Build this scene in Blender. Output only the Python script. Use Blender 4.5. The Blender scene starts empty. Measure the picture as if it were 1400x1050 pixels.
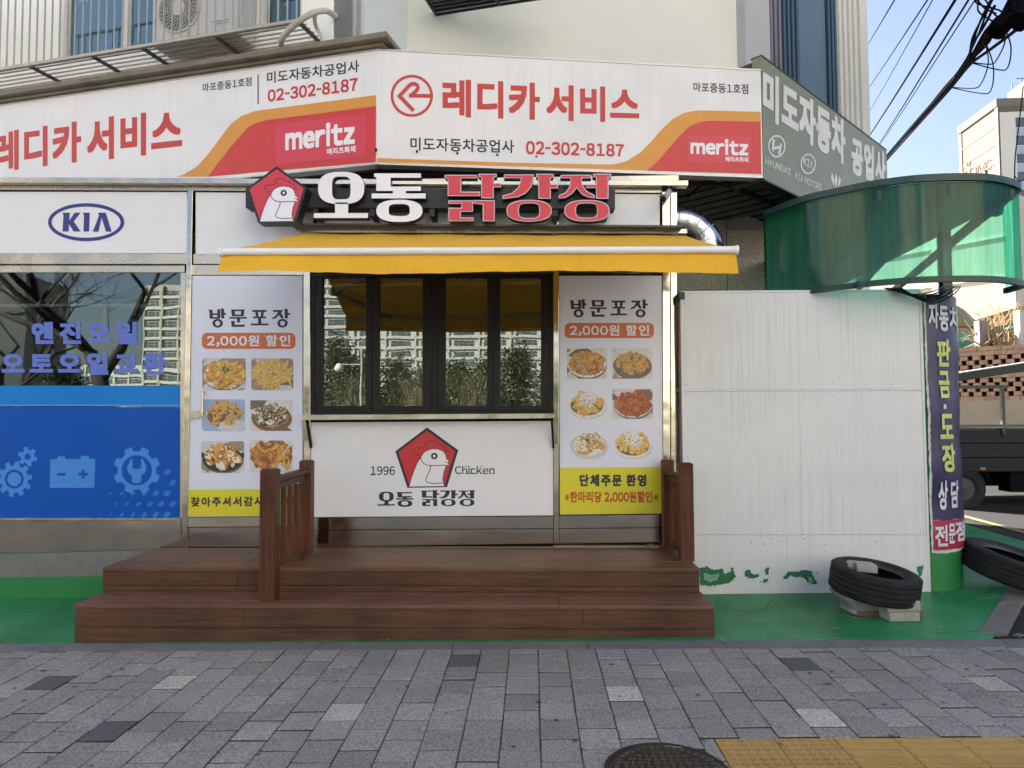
import bpy, bmesh, math, random
from mathutils import Vector, Matrix
from mathutils.geometry import tessellate_polygon
R = math.radians
random.seed(7)
SC = bpy.context.scene
COL = SC.collection

# ------------------------------------------------------------------ camera, sky, sun, exposure
F = 971.0
EYE = Vector((0, -6.8, 1.69))
ROT = Matrix.Rotation(R(1.6), 4, 'Z') @ Matrix.Rotation(R(92.7), 4, 'X') @ Matrix.Rotation(R(-0.26), 4, 'Z')
cam = bpy.data.cameras.new('camera')
cam.sensor_width = 36.0
cam.lens = 36.0 * F / 1400.0
cam.clip_start = 0.05
cam.clip_end = 4000
camo = bpy.data.objects.new('camera', cam)
camo.matrix_world = Matrix.Translation(EYE) @ ROT
COL.objects.link(camo)
SC.camera = camo

SUN_EL, SUN_AZ = 35.0, -48.0            # azimuth clockwise from +Y
world = bpy.data.worlds.new("World")
SC.world = world
world.use_nodes = True
wn = world.node_tree
sky = wn.nodes.new('ShaderNodeTexSky')
sky.sky_type = 'NISHITA'
sky.sun_disc = False
sky.sun_elevation = R(SUN_EL)
sky.sun_rotation = R(SUN_AZ)
sky.dust_density = 2.3
sky.air_density = 1.0
sky.ozone_density = 0.6
bg = wn.nodes['Background']
bg.inputs['Strength'].default_value = 0.05
wb = wn.nodes.new('ShaderNodeMix'); wb.data_type = 'RGBA'; wb.blend_type = 'MULTIPLY'      # camera white balance
wb.inputs['Factor'].default_value = 1.0
wb.inputs['B'].default_value = (.97, .90, .95, 1)
wn.links.new(sky.outputs['Color'], wb.inputs['A'])
wn.links.new(wb.outputs['Result'], bg.inputs['Color'])
sl = bpy.data.lights.new('sun', 'SUN')
sl.energy = 5.0
sl.angle = R(0.5)
sl.color = (1.0, 0.93, 0.82)
so = bpy.data.objects.new('sun', sl)
so.rotation_euler = (R(90 - SUN_EL), 0, R(180 - SUN_AZ))
so.location = (-20, 20, 30)
COL.objects.link(so)
vs = SC.view_settings
vs.view_transform = 'Standard'
vs.look = 'None'
vs.gamma = 1.0
vs.exposure = 2.74

# ------------------------------------------------------------------ measuring helpers
def ray(px, py):
    d = ROT.to_3x3() @ Vector(((px - 700) / F, -(py - 525) / F, -1.0))
    return d

class Pl:
    """a real plane in the place; pt() finds the point of it that was measured at a photo pixel"""
    def __init__(s, o, n):
        s.o = Vector(o); s.n = Vector(n).normalized()
    def pt(s, px, py):
        d = ray(px, py)
        t = (s.o - EYE).dot(s.n) / d.dot(s.n)
        return EYE + d * t
    def off(s, k):
        return Pl(s.o + s.n * k, s.n)

def vplane(a, b):
    d = Vector((b[0] - a[0], b[1] - a[1], 0)).normalized()
    n = Vector((d.y, -d.x, 0))
    if (EYE - Vector((a[0], a[1], EYE.z))).dot(n) < 0:
        n = -n
    return Pl((a[0], a[1], 0), n)

def yp(y): return Pl((0, y, 0), (0, -1, 0))
def zp(z): return Pl((0, 0, z), (0, 0, 1))
FAC = yp(0.0)
SLOPE = 0.013
GROUND = Pl((0, 0, 0), (-SLOPE, 0, 1))
APR = Pl((0, -1.4, 0.008), (-SLOPE, -0.03, 1))
def gz(x): return SLOPE * x
def az(x, y): return 0.008 + SLOPE * x + 0.03 * (y + 1.4)

# ------------------------------------------------------------------ materials
def lin(c):
    c /= 255.0
    return c / 12.92 if c <= 0.04045 else ((c + 0.055) / 1.055) ** 2.4
def C(r, g, b, k=1.0):
    return (min(1, lin(r) * k), min(1, lin(g) * k), min(1, lin(b) * k))

MATS = {}
def M(name, col, rough=0.6, metal=0.0, var=0.10, vs=5.0, bump=0.0, bs=80.0, st=(1, 1, 1), spec=0.5, streak=0.0, grime=0.0, fine=0.0):
    """principled material with tone mottling, optional vertical streaks, grime blotches, fine grain and bump"""
    if name in MATS: return MATS[name]
    m = bpy.data.materials.new(name); m.use_nodes = True
    nt = m.node_tree; N = nt.nodes; L = nt.links
    b = N['Principled BSDF']
    b.inputs['Roughness'].default_value = rough
    b.inputs['Metallic'].default_value = metal
    b.inputs['Specular IOR Level'].default_value = spec
    tc = N.new('ShaderNodeTexCoord')
    mp = N.new('ShaderNodeMapping'); mp.inputs['Scale'].default_value = st
    L.new(tc.outputs['Object'], mp.inputs['Vector'])
    def noise(scale, detail=5, vec=mp):
        n = N.new('ShaderNodeTexNoise'); n.inputs['Scale'].default_value = scale
        n.inputs['Detail'].default_value = detail; n.inputs['Roughness'].default_value = 0.6
        L.new(vec.outputs['Vector'], n.inputs['Vector']); return n
    def ramp(src, lo, hi, a, z):
        r = N.new('ShaderNodeMapRange')
        r.inputs['From Min'].default_value = lo; r.inputs['From Max'].default_value = hi
        r.inputs['To Min'].default_value = a; r.inputs['To Max'].default_value = z
        L.new(src, r.inputs['Value']); return r.outputs['Result']
    val = ramp(noise(vs).outputs['Fac'], 0.25, 0.75, 1 - var, 1 + var)
    def mul(a, c):
        k = N.new('ShaderNodeMath'); k.operation = 'MULTIPLY'
        L.new(a, k.inputs[0]); L.new(c, k.inputs[1]); return k.outputs[0]
    if streak:
        mp2 = N.new('ShaderNodeMapping'); mp2.inputs['Scale'].default_value = (34, 34, 0.45)
        L.new(tc.outputs['Object'], mp2.inputs['Vector'])
        n2 = noise(1.6, 6, mp2)
        mp3 = N.new('ShaderNodeMapping'); mp3.inputs['Scale'].default_value = (1.1, 1.1, 0.7)
        L.new(tc.outputs['Object'], mp3.inputs['Vector'])
        s1 = ramp(n2.outputs['Fac'], 0.52, 0.72, 1.0, 0.0)
        s2 = ramp(noise(1.3, 3, mp3).outputs['Fac'], 0.35, 0.65, 0.15, 1.0)
        k = N.new('ShaderNodeMath'); k.operation = 'SUBTRACT'; k.inputs[0].default_value = 1.0; L.new(s1, k.inputs[1])
        k2 = mul(k.outputs[0], s2)
        k3 = N.new('ShaderNodeMath'); k3.operation = 'MULTIPLY_ADD'; k3.inputs[1].default_value = -streak; k3.inputs[2].default_value = 1.0
        L.new(k2, k3.inputs[0]); val = mul(val, k3.outputs[0])
    if grime:
        g = ramp(noise(vs * 0.45, 8).outputs['Fac'], 0.5, 0.68, 1.0, 1 - grime); val = mul(val, g)
    if fine:
        f = ramp(noise(bs * 1.7, 2).outputs['Fac'], 0.3, 0.7, 1 - fine, 1 + fine); val = mul(val, f)
    mx = N.new('ShaderNodeMix'); mx.data_type = 'RGBA'; mx.blend_type = 'MULTIPLY'
    mx.inputs['Factor'].default_value = 1.0
    mx.inputs['A'].default_value = (*col, 1)
    L.new(val, mx.inputs['B'])
    L.new(mx.outputs['Result'], b.inputs['Base Color'])
    if bump:
        bn = N.new('ShaderNodeBump'); bn.inputs['Strength'].default_value = bump; bn.inputs['Distance'].default_value = 0.01
        L.new(noise(bs, 4).outputs['Fac'], bn.inputs['Height'])
        L.new(bn.outputs['Normal'], b.inputs['Normal'])
    MATS[name] = m
    return m

def glass(name, tint, refl, rough=0.0, bump=0.0):
    """window pane: part mirror, part clear tinted glass"""
    m = bpy.data.materials.new(name); m.use_nodes = True
    nt = m.node_tree; N = nt.nodes; L = nt.links
    N.remove(N['Principled BSDF'])
    tr = N.new('ShaderNodeBsdfTransparent'); tr.inputs['Color'].default_value = (*tint, 1)
    gl = N.new('ShaderNodeBsdfGlossy'); gl.inputs['Roughness'].default_value = rough
    gl.inputs['Color'].default_value = (0.9, 1.0, 0.96, 1)
    lw = N.new('ShaderNodeLayerWeight'); lw.inputs['Blend'].default_value = 0.5
    mr = N.new('ShaderNodeMapRange'); mr.inputs['To Min'].default_value = refl; mr.inputs['To Max'].default_value = 0.85
    pw = N.new('ShaderNodeMath'); pw.operation = 'POWER'; pw.inputs[1].default_value = 3
    L.new(lw.outputs['Facing'], pw.inputs[0]); L.new(pw.outputs[0], mr.inputs['Value'])
    if bump:
        tc = N.new('ShaderNodeTexCoord'); n = N.new('ShaderNodeTexNoise'); n.inputs['Scale'].default_value = 1.2
        L.new(tc.outputs['Object'], n.inputs['Vector'])
        bn = N.new('ShaderNodeBump'); bn.inputs['Strength'].default_value = bump; bn.inputs['Distance'].default_value = 0.02
        L.new(n.outputs['Fac'], bn.inputs['Height']); L.new(bn.outputs['Normal'], gl.inputs['Normal'])
    mix = N.new('ShaderNodeMixShader')
    L.new(mr.outputs['Result'], mix.inputs['Fac']); L.new(tr.outputs[0], mix.inputs[1]); L.new(gl.outputs[0], mix.inputs[2])
    L.new(mix.outputs[0], N['Material Output'].inputs['Surface'])
    MATS[name] = m; return m

def translucent(name, col, clear):
    m = bpy.data.materials.new(name); m.use_nodes = True
    nt = m.node_tree; N = nt.nodes; L = nt.links
    N.remove(N['Principled BSDF'])
    tc = N.new('ShaderNodeTexCoord'); mp = N.new('ShaderNodeMapping'); mp.inputs['Scale'].default_value = (9, 9, .5)
    L.new(tc.outputs['Object'], mp.inputs['Vector'])
    n = N.new('ShaderNodeTexNoise'); n.inputs['Scale'].default_value = 2.5; n.inputs['Detail'].default_value = 6
    L.new(mp.outputs[0], n.inputs['Vector'])
    mr = N.new('ShaderNodeMapRange'); mr.inputs['From Min'].default_value = .3; mr.inputs['From Max'].default_value = .7
    mr.inputs['To Min'].default_value = .75; mr.inputs['To Max'].default_value = 1.1; L.new(n.outputs['Fac'], mr.inputs['Value'])
    mx = N.new('ShaderNodeMix'); mx.data_type = 'RGBA'; mx.blend_type = 'MULTIPLY'; mx.inputs['Factor'].default_value = 1
    mx.inputs['A'].default_value = (*col, 1); L.new(mr.outputs['Result'], mx.inputs['B'])
    tl = N.new('ShaderNodeBsdfTranslucent'); L.new(mx.outputs['Result'], tl.inputs['Color'])
    tr = N.new('ShaderNodeBsdfTransparent'); L.new(mx.outputs['Result'], tr.inputs['Color'])
    gl = N.new('ShaderNodeBsdfGlossy'); gl.inputs['Roughness'].default_value = .15
    a = N.new('ShaderNodeMixShader'); a.inputs['Fac'].default_value = clear
    L.new(tl.outputs[0], a.inputs[1]); L.new(tr.outputs[0], a.inputs[2])
    z = N.new('ShaderNodeMixShader'); z.inputs['Fac'].default_value = .035
    L.new(a.outputs[0], z.inputs[1]); L.new(gl.outputs[0], z.inputs[2])
    L.new(z.outputs[0], N['Material Output'].inputs['Surface'])
    MATS[name] = m; return m

def steel(name, col=(.62, .60, .56), rough=.14, wave=.1, sc=(1.2, 1.2, 1.2)):
    m = bpy.data.materials.new(name); m.use_nodes = True
    nt = m.node_tree; N = nt.nodes; L = nt.links; b = N['Principled BSDF']
    b.inputs['Metallic'].default_value = 1.0
    tc = N.new('ShaderNodeTexCoord'); mp = N.new('ShaderNodeMapping'); mp.inputs['Scale'].default_value = sc
    L.new(tc.outputs['Object'], mp.inputs['Vector'])
    n = N.new('ShaderNodeTexNoise'); n.inputs['Scale'].default_value = 2.2; n.inputs['Detail'].default_value = 2
    L.new(mp.outputs[0], n.inputs['Vector'])
    bn = N.new('ShaderNodeBump'); bn.inputs['Strength'].default_value = wave; bn.inputs['Distance'].default_value = 0.05
    L.new(n.outputs['Fac'], bn.inputs['Height']); L.new(bn.outputs['Normal'], b.inputs['Normal'])
    n2 = N.new('ShaderNodeTexNoise'); n2.inputs['Scale'].default_value = 4; n2.inputs['Detail'].default_value = 3
    L.new(tc.outputs['Object'], n2.inputs['Vector'])
    mr = N.new('ShaderNodeMapRange'); mr.inputs['From Min'].default_value = .3; mr.inputs['From Max'].default_value = .75
    mr.inputs['To Min'].default_value = rough * .7; mr.inputs['To Max'].default_value = rough * 1.9
    L.new(n2.outputs['Fac'], mr.inputs['Value']); L.new(mr.outputs['Result'], b.inputs['Roughness'])
    mr2 = N.new('ShaderNodeMapRange'); mr2.inputs['To Min'].default_value = .92; mr2.inputs['To Max'].default_value = 1.05
    L.new(n2.outputs['Fac'], mr2.inputs['Value'])
    mx = N.new('ShaderNodeMix'); mx.data_type = 'RGBA'; mx.blend_type = 'MULTIPLY'; mx.inputs['Factor'].default_value = 1
    mx.inputs['A'].default_value = (*col, 1); L.new(mr2.outputs['Result'], mx.inputs['B'])
    L.new(mx.outputs['Result'], b.inputs['Base Color'])
    MATS[name] = m; return m

def wood(name, col, dark, along='x', scale=1.0, rough=.55):
    m = bpy.data.materials.new(name); m.use_nodes = True
    nt = m.node_tree; N = nt.nodes; L = nt.links; b = N['Principled BSDF']
    tc = N.new('ShaderNodeTexCoord'); mp = N.new('ShaderNodeMapping')
    k = {'x': (1.5, 30, 30), 'y': (30, 1.5, 30), 'z': (30, 30, 1.5)}[along]
    mp.inputs['Scale'].default_value = tuple(q * scale for q in k)
    L.new(tc.outputs['Object'], mp.inputs['Vector'])
    n = N.new('ShaderNodeTexNoise'); n.inputs['Scale'].default_value = 1.6; n.inputs['Detail'].default_value = 7; n.inputs['Distortion'].default_value = .6
    L.new(mp.outputs[0], n.inputs['Vector'])
    n2 = N.new('ShaderNodeTexNoise'); n2.inputs['Scale'].default_value = 1.7; n2.inputs['Detail'].default_value = 5
    L.new(tc.outputs['Object'], n2.inputs['Vector'])
    ad = N.new('ShaderNodeMath'); ad.operation = 'ADD'; L.new(n.outputs['Fac'], ad.inputs[0]); L.new(n2.outputs['Fac'], ad.inputs[1])
    mr = N.new('ShaderNodeMapRange'); mr.inputs['From Min'].default_value = .72; mr.inputs['From Max'].default_value = 1.25
    L.new(ad.outputs[0], mr.inputs['Value'])
    mx = N.new('ShaderNodeMix'); mx.data_type = 'RGBA'
    mx.inputs['A'].default_value = (*dark, 1); mx.inputs['B'].default_value = (*col, 1)
    L.new(mr.outputs['Result'], mx.inputs['Factor']); L.new(mx.outputs['Result'], b.inputs['Base Color'])
    b.inputs['Roughness'].default_value = rough; b.inputs['Specular IOR Level'].default_value = .22
    bn = N.new('ShaderNodeBump'); bn.inputs['Strength'].default_value = .35; bn.inputs['Distance'].default_value = .004
    L.new(n.outputs['Fac'], bn.inputs['Height']); L.new(bn.outputs['Normal'], b.inputs['Normal'])
    MATS[name] = m; return m

# ------------------------------------------------------------------ mesh helpers
class MB:
    def __init__(s): s.v = []; s.f = []; s.m = []
    def add(s, vs_, fs, mi=0):
        k = len(s.v); s.v += [Vector(v) for v in vs_]
        for f in fs: s.f.append(tuple(i + k for i in f)); s.m.append(mi)
    def obox(s, o, a, b, c, mi=0):
        o, a, b, c = Vector(o), Vector(a), Vector(b), Vector(c)
        fs = [(0, 3, 2, 1), (4, 5, 6, 7), (0, 1, 5, 4), (1, 2, 6, 5), (2, 3, 7, 6), (3, 0, 4, 7)]
        if a.cross(b).dot(c) < 0: fs = [f[::-1] for f in fs]
        s.add([o, o + a, o + a + b, o + b, o + c, o + a + c, o + a + b + c, o + b + c], fs, mi)
    def box(s, x0, x1, y0, y1, z0, z1, mi=0):
        s.obox((x0, y0, z0), (x1 - x0, 0, 0), (0, y1 - y0, 0), (0, 0, z1 - z0), mi)
    def bar(s, p, q, w, h, mi=0, up=(0, 0, 1)):
        p, q = Vector(p), Vector(q); d = (q - p).normalized()
        u = Vector(up)
        if abs(d.dot(u)) > .98: u = Vector((0, 1, 0))
        a = d.cross(u).normalized(); b = a.cross(d).normalized()
        s.obox(p - a * w / 2 - b * h / 2, a * w, b * h, q - p, mi)
    def tube(s, pts, r, n=8, mi=0, cap=True):
        pts = [Vector(p) for p in pts]; rr = r if isinstance(r, (list, tuple)) else [r] * len(pts)
        k = len(s.v); ref = None
        for i, p in enumerate(pts):
            d = (pts[min(i + 1, len(pts) - 1)] - pts[max(i - 1, 0)]).normalized()
            if ref is None:
                ref = d.orthogonal().normalized()
            else:
                ref = (ref - d * ref.dot(d))
                ref = ref.normalized() if ref.length > 1e-6 else d.orthogonal().normalized()
            b = d.cross(ref)
            for j in range(n):
                t = 2 * math.pi * j / n
                s.v.append(p + (ref * math.cos(t) + b * math.sin(t)) * rr[i])
        for i in range(len(pts) - 1):
            for j in range(n):
                a, c = k + i * n + j, k + i * n + (j + 1) % n
                s.f.append((a, c, c + n, a + n)); s.m.append(mi)
        if cap:
            s.f.append(tuple(k + j for j in range(n))[::-1]); s.m.append(mi)
            e = k + (len(pts) - 1) * n
            s.f.append(tuple(e + j for j in range(n))); s.m.append(mi)
    def lathe(s, prof, mat=Matrix(), n=48, mi=0, closed=False):
        k = len(s.v); m_ = len(prof)
        for j in range(n):
            t = 2 * math.pi * j / n
            for r, z in prof: s.v.append(mat @ Vector((r * math.cos(t), r * math.sin(t), z)))
        for j in range(n):
            j2 = (j + 1) % n
            for i in range(m_ if closed else m_ - 1):
                i2 = (i + 1) % m_
                s.f.append((k + j * m_ + i, k + j2 * m_ + i, k + j2 * m_ + i2, k + j * m_ + i2)); s.m.append(mi)
    def flat(s, loops, mi=0):
        loops = [[Vector(p) for p in l] for l in loops]
        k = len(s.v); al = [p for l in loops for p in l]; s.v += al
        for t in tessellate_polygon(loops): s.f.append(tuple(k + i for i in t)); s.m.append(mi)
    def prism(s, loops, back, mi=0, ms=None):
        """front face given by loops of points, pushed by the vector back to a solid"""
        ms = mi if ms is None else ms; back = Vector(back)
        s.flat(loops, mi)
        s.flat([[Vector(p) + back for p in l] for l in loops], ms)
        for l in loops:
            n = len(l)
            for i in range(n):
                a, b = Vector(l[i]), Vector(l[(i + 1) % n])
                s.add([a, b, b + back, a + back], [(0, 1, 2, 3)], ms)
    def build(s, name, mats, parent=None, smooth=None, bevel=0.0, off=None):
        if not isinstance(mats, (list, tuple)): mats = [mats]
        o_ = wloc(parent) if off is None else Vector(off)
        me = bpy.data.meshes.new(name)
        me.from_pydata([tuple(v - o_) for v in s.v], [], s.f)
        for m in mats: me.materials.append(m)
        me.polygons.foreach_set('material_index', s.m)
        me.update()
        if bevel or smooth:
            b_ = bmesh.new(); b_.from_mesh(me); bmesh.ops.remove_doubles(b_, verts=b_.verts, dist=2e-5)
            if bevel: bmesh.ops.recalc_face_normals(b_, faces=b_.faces)
            b_.to_mesh(me); b_.free()
        if smooth:
            me.polygons.foreach_set('use_smooth', [True] * len(me.polygons))
            me.set_sharp_from_angle(angle=R(smooth))
        o = bpy.data.objects.new(name, me); COL.objects.link(o)
        if off is not None and parent is None: o.location = o_
        if parent is not None: o.parent = parent
        if bevel:
            bv = o.modifiers.new('bevel', 'BEVEL'); bv.width = bevel; bv.segments = 2; bv.limit_method = 'ANGLE'; bv.angle_limit = R(40)
            bv.harden_normals = False
        return o

def wloc(o):
    v = Vector((0, 0, 0))
    while o is not None: v = v + o.location; o = o.parent
    return v

def tag(o, label, cat, group=None, kind=None):
    if label: o['label'] = label
    if cat: o['category'] = cat
    if group: o['group'] = group
    if kind: o['kind'] = kind
    return o
def thing(name, label, cat, loc=(0, 0, 0), group=None):
    o = bpy.data.objects.new(name, None); COL.objects.link(o); o.location = loc; o.empty_display_size = .2
    return tag(o, label, cat, group)
def structure(o):
    o['kind'] = 'structure'; return o
def copy_tree(o, parent=None):
    c = o.copy(); COL.objects.link(c)
    if parent is not None: c.parent = parent
    for ch in list(o.children): copy_tree(ch, c)
    return c

# ---- lettering -----------------------------------------------------------------
_gl = {}
def glyph(c):
    """outline of one character, filled; Latin signs use their wide CJK forms so that all lettering shares one hand"""
    if c in _gl: return _gl[c]
    wide = 0x21 <= ord(c) <= 0x7e
    cu = bpy.data.curves.new('lettering', 'FONT'); cu.body = chr(ord(c) + 0xFEE0) if wide else c; cu.resolution_u = 4
    o = bpy.data.objects.new('lettering', cu); COL.objects.link(o)
    dg = bpy.context.evaluated_depsgraph_get()
    me = bpy.data.meshes.new_from_object(o.evaluated_get(dg))
    vs_ = [(v.co.x, v.co.y) for v in me.vertices]; fs = [tuple(q.vertices) for q in me.polygons]
    bpy.data.objects.remove(o); bpy.data.curves.remove(cu); bpy.data.meshes.remove(me)
    if c == '-': vs_ = [(x * .42, y) for x, y in vs_]
    x0 = min(v[0] for v in vs_); x1 = max(v[0] for v in vs_)
    tight = wide or not (0xAC00 <= ord(c) <= 0xD7A3)
    if tight: vs_ = [(x - x0 + .045, y) for x, y in vs_]; adv = x1 - x0 + .09
    else: adv = .93
    if c == '1': vs_ = [(x + .04, y) for x, y in vs_]; adv += .08
    _gl[c] = (vs_, fs, adv); return _gl[c]
_tc = {}
def text_mesh(txt, bold=0.0, space=1.0):
    """lettering in a unit box: (u, v, layer) points; weight comes from overlaid shifted copies, each a hair above the last"""
    key = (txt, bold, space)
    if key in _tc: return _tc[key]
    vs_, fs, pen = [], [], 0.0
    sh = [(0, 0)] if bold <= 0 else [(bold * a, bold * b) for a, b in ((-1, -1), (0, -1), (1, -1), (1, 0), (1, 1), (0, 1), (-1, 1), (-1, 0))]
    for c in txt:
        if c == ' ': pen += .28 * space; continue
        gv, gf, adv = glyph(c)
        for n_, (dx, dy) in enumerate([(a * .15, b * .15) for a, b in sh[::2]] if c == '※' else sh):
            k = len(vs_); vs_ += [(x + pen + dx, y + dy, n_) for x, y in gv]; fs += [tuple(i + k for i in f) for f in gf]
        pen += adv * space + (bold * .8 if bold > 0 else 0)
    x0 = min(v[0] for v in vs_); x1 = max(v[0] for v in vs_); y0 = min(v[1] for v in vs_); y1 = max(v[1] for v in vs_)
    nv = [((x - x0) / (x1 - x0), (y - y0) / (y1 - y0), l) for x, y, l in vs_]
    _tc[key] = (nv, fs); return _tc[key]
def text(mb, txt, q, pl, mi=0, bold=0.02, space=1.0):
    """lettering filling a rectangle of the plane; q = measured corners TL TR BR BL or x0,y0,x1,y1"""
    if not isinstance(q[0], (tuple, list)):
        x0, y0, x1, y1 = q; q = ((x0, y0), (x1, y0), (x1, y1), (x0, y1))
    TL, TR, BR, BL = [pl.pt(*p) for p in q]
    nv, fs = text_mesh(txt, bold, space)
    mb.add([(BL * (1 - u) + BR * u) * (1 - v) + (TL * (1 - u) + TR * u) * v + pl.n * (l * .00004) for u, v, l in nv], fs, mi)
def ppoly(mb, loops, pl, mi=0, thick=0.0, ms=None):
    if not isinstance(loops[0][0], (tuple, list)): loops = [loops]
    L3 = [[pl.pt(*p) for p in l] for l in loops]
    if thick: mb.prism(L3, -pl.n * thick, mi, ms)
    else: mb.flat(L3, mi)
def prect(mb, x0, y0, x1, y1, pl, mi=0, thick=0.0):
    ppoly(mb, [(x0, y0), (x1, y0), (x1, y1), (x0, y1)], pl, mi, thick)
def ell(cx, cy, rx, ry, n=28, a0=0.0, a1=360.0):
    return [(cx + rx * math.cos(R(a0 + (a1 - a0) * i / n)), cy + ry * math.sin(R(a0 + (a1 - a0) * i / n))) for i in range(n if a1 - a0 >= 360 else n + 1)]
def sq(cx, cy, rx, ry, p=2.8, n=40):
    o = []
    for i in range(n):
        t = 2 * math.pi * i / n; c, s_ = math.cos(t), math.sin(t)
        o.append((cx + rx * math.copysign(abs(c) ** (2 / p), c), cy + ry * math.copysign(abs(s_) ** (2 / p), s_)))
    return o
def rrect(x0, y0, x1, y1, r, n=5):
    o = []
    for cx, cy, a in ((x1 - r, y0 + r, -90), (x1 - r, y1 - r, 0), (x0 + r, y1 - r, 90), (x0 + r, y0 + r, 180)):
        o += [(cx + r * math.cos(R(a + 90 * i / n)), cy + r * math.sin(R(a + 90 * i / n))) for i in range(n + 1)]
    return o
def stroke(pts, w):
    """outline polygon of a brush line"""
    l, r = [], []
    n = len(pts)
    for i in range(n):
        a = Vector(pts[max(i - 1, 0)]); b = Vector(pts[min(i + 1, n - 1)]); d = (b - a).normalized()
        k = Vector((-d.y, d.x)) * w / 2; p = Vector(pts[i])
        l.append(tuple(p + k)); r.append(tuple(p - k))
    return l + r[::-1]
def inset(poly, d):
    """move every edge of a polygon inwards by d (negative: outwards)"""
    n = len(poly); ar = sum(poly[i][0] * poly[(i + 1) % n][1] - poly[(i + 1) % n][0] * poly[i][1] for i in range(n))
    s_ = 1 if ar > 0 else -1; out = []
    for i in range(n):
        p0, p1, p2 = Vector(poly[i - 1]), Vector(poly[i]), Vector(poly[(i + 1) % n])
        e1, e2 = (p1 - p0).normalized(), (p2 - p1).normalized()
        n1, n2 = Vector((-e1.y, e1.x)) * s_, Vector((-e2.y, e2.x)) * s_
        b = n1 + n2
        b = b / max(b.length_squared, .3) * 2
        out.append(tuple(p1 + b * d))
    return out
def zo(l, ox, oy, s): return [(ox + x / s, oy + y / s) for x, y in l]

def pieces(name, mats, parent, quads, bevel=0.0):
    """quads: (loop, plane, thickness); each becomes its own part"""
    for l, P_, th in quads:
        mb = MB(); ppoly(mb, l, P_, 0, th); mb.build(name, mats, parent, bevel=bevel)
# ------------------------------------------------------------------ palette
white_panel = M('white_panel', (.74, .75, .77), .32, var=.03, vs=1.5, bump=.10, bs=2.2)
banner_white = M('banner_white', (.72, .72, .73), .45, var=.04, vs=2, streak=.12, grime=.09, bump=.16, bs=2.5)
red_ink = M('red_ink', (.50, .035, .03), .5, var=.06, vs=6)
wave_red = M('wave_red', (.56, .03, .03), .45, var=.05, streak=.12)
wave_orange = M('wave_orange', (.62, .27, .035), .45, var=.05, streak=.12)
pink_red = M('pink_red', (.60, .04, .075), .45, var=.05, streak=.1)
ink = M('ink', (.022, .022, .028), .5, var=.2)
chalk = M('chalk', (.76, .76, .78), .45, var=.03)
navy_ink = M('navy_ink', (.018, .03, .20), .4, var=.05)
black_frame = M('black_frame', (.006, .006, .006), .42, var=.15, bump=.05, spec=.3)
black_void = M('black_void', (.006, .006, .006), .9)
grey_box = M('grey_box', (.018, .020, .024), .5, var=.08)
ss = steel('stainless', col=(.54, .495, .41), rough=.10, wave=.14, sc=(.8, .8, 1.6))  # warm tint stands in for sunlit buildings mirrored in the steel
ss2 = steel('stainless_brushed', col=(.54, .495, .41), rough=.2, wave=.07, sc=(.6, .6, 2))  # same warm reflection tint put into the colour
chrome = steel('bright_duct', col=(.50, .51, .53), rough=.16, wave=.2, sc=(3, 3, 3))
stucco = M('cream_stucco', (.70, .70, .62), .85, var=.04, vs=1.2, bump=.25, bs=140, grime=.05)
stucco_shade_tone = M('shade_tone_stucco', (.66, .70, .69), .85, var=.04, vs=1.2, bump=.25, bs=140, grime=.06)  # cream stucco cooled: shade of the return wall put into the colour
greywall = M('grey_stucco', (.43, .42, .42), .85, var=.05, vs=1.2, bump=.2, bs=140)
granite = M('pebble_dash', (.46, .41, .335), .85, var=.1, vs=2, bump=.6, bs=45, fine=.6)
granite_dark = M('granite', (.17, .17, .155), .75, var=.12, vs=2, bump=.25, bs=110, fine=.6, grime=.25)
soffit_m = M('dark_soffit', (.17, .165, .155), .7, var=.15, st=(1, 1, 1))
rust = M('rusty_steel', (.05, .03, .02), .8, var=.4, vs=9, bump=.3)
cornice_m = M('weathered_stone', (.19, .165, .125), .85, var=.2, vs=3, bump=.4, bs=60, grime=.5)
green_paint = M('green_floor_paint', (.022, .235, .075), .4, spec=.3, var=.28, vs=1.3, bump=.25, bs=40, grime=.42, fine=.14)
green_wall = M('green_wall_paint', (.018, .19, .05), .45, var=.1, vs=2, bump=.1)
asphalt = M('asphalt', (.055, .055, .057), .9, var=.15, vs=1.2, bump=.6, bs=160, fine=.3)
kerb_m = M('kerb_stone', (.15, .145, .14), .85, var=.2, vs=3, bump=.4, bs=90, fine=.35)
kerb_light = M('kerb_granite', (.15, .14, .12), .85, var=.2, vs=2, bump=.4, bs=90, fine=.3, grime=.4)
earth = M('earth', (.22, .21, .19), .95, var=.2, vs=.3, bump=.3)
steel_dark = M('dark_steel', (.035, .04, .042), .5, var=.2)
rubber = M('tyre_rubber', (.015, .0148, .0145), .72, var=.5, vs=7, bump=.4, bs=90, fine=.4, spec=.3)
concrete = M('concrete', (.36, .35, .31), .9, var=.15, vs=9, bump=.6, bs=110, fine=.3, grime=.3)

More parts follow.
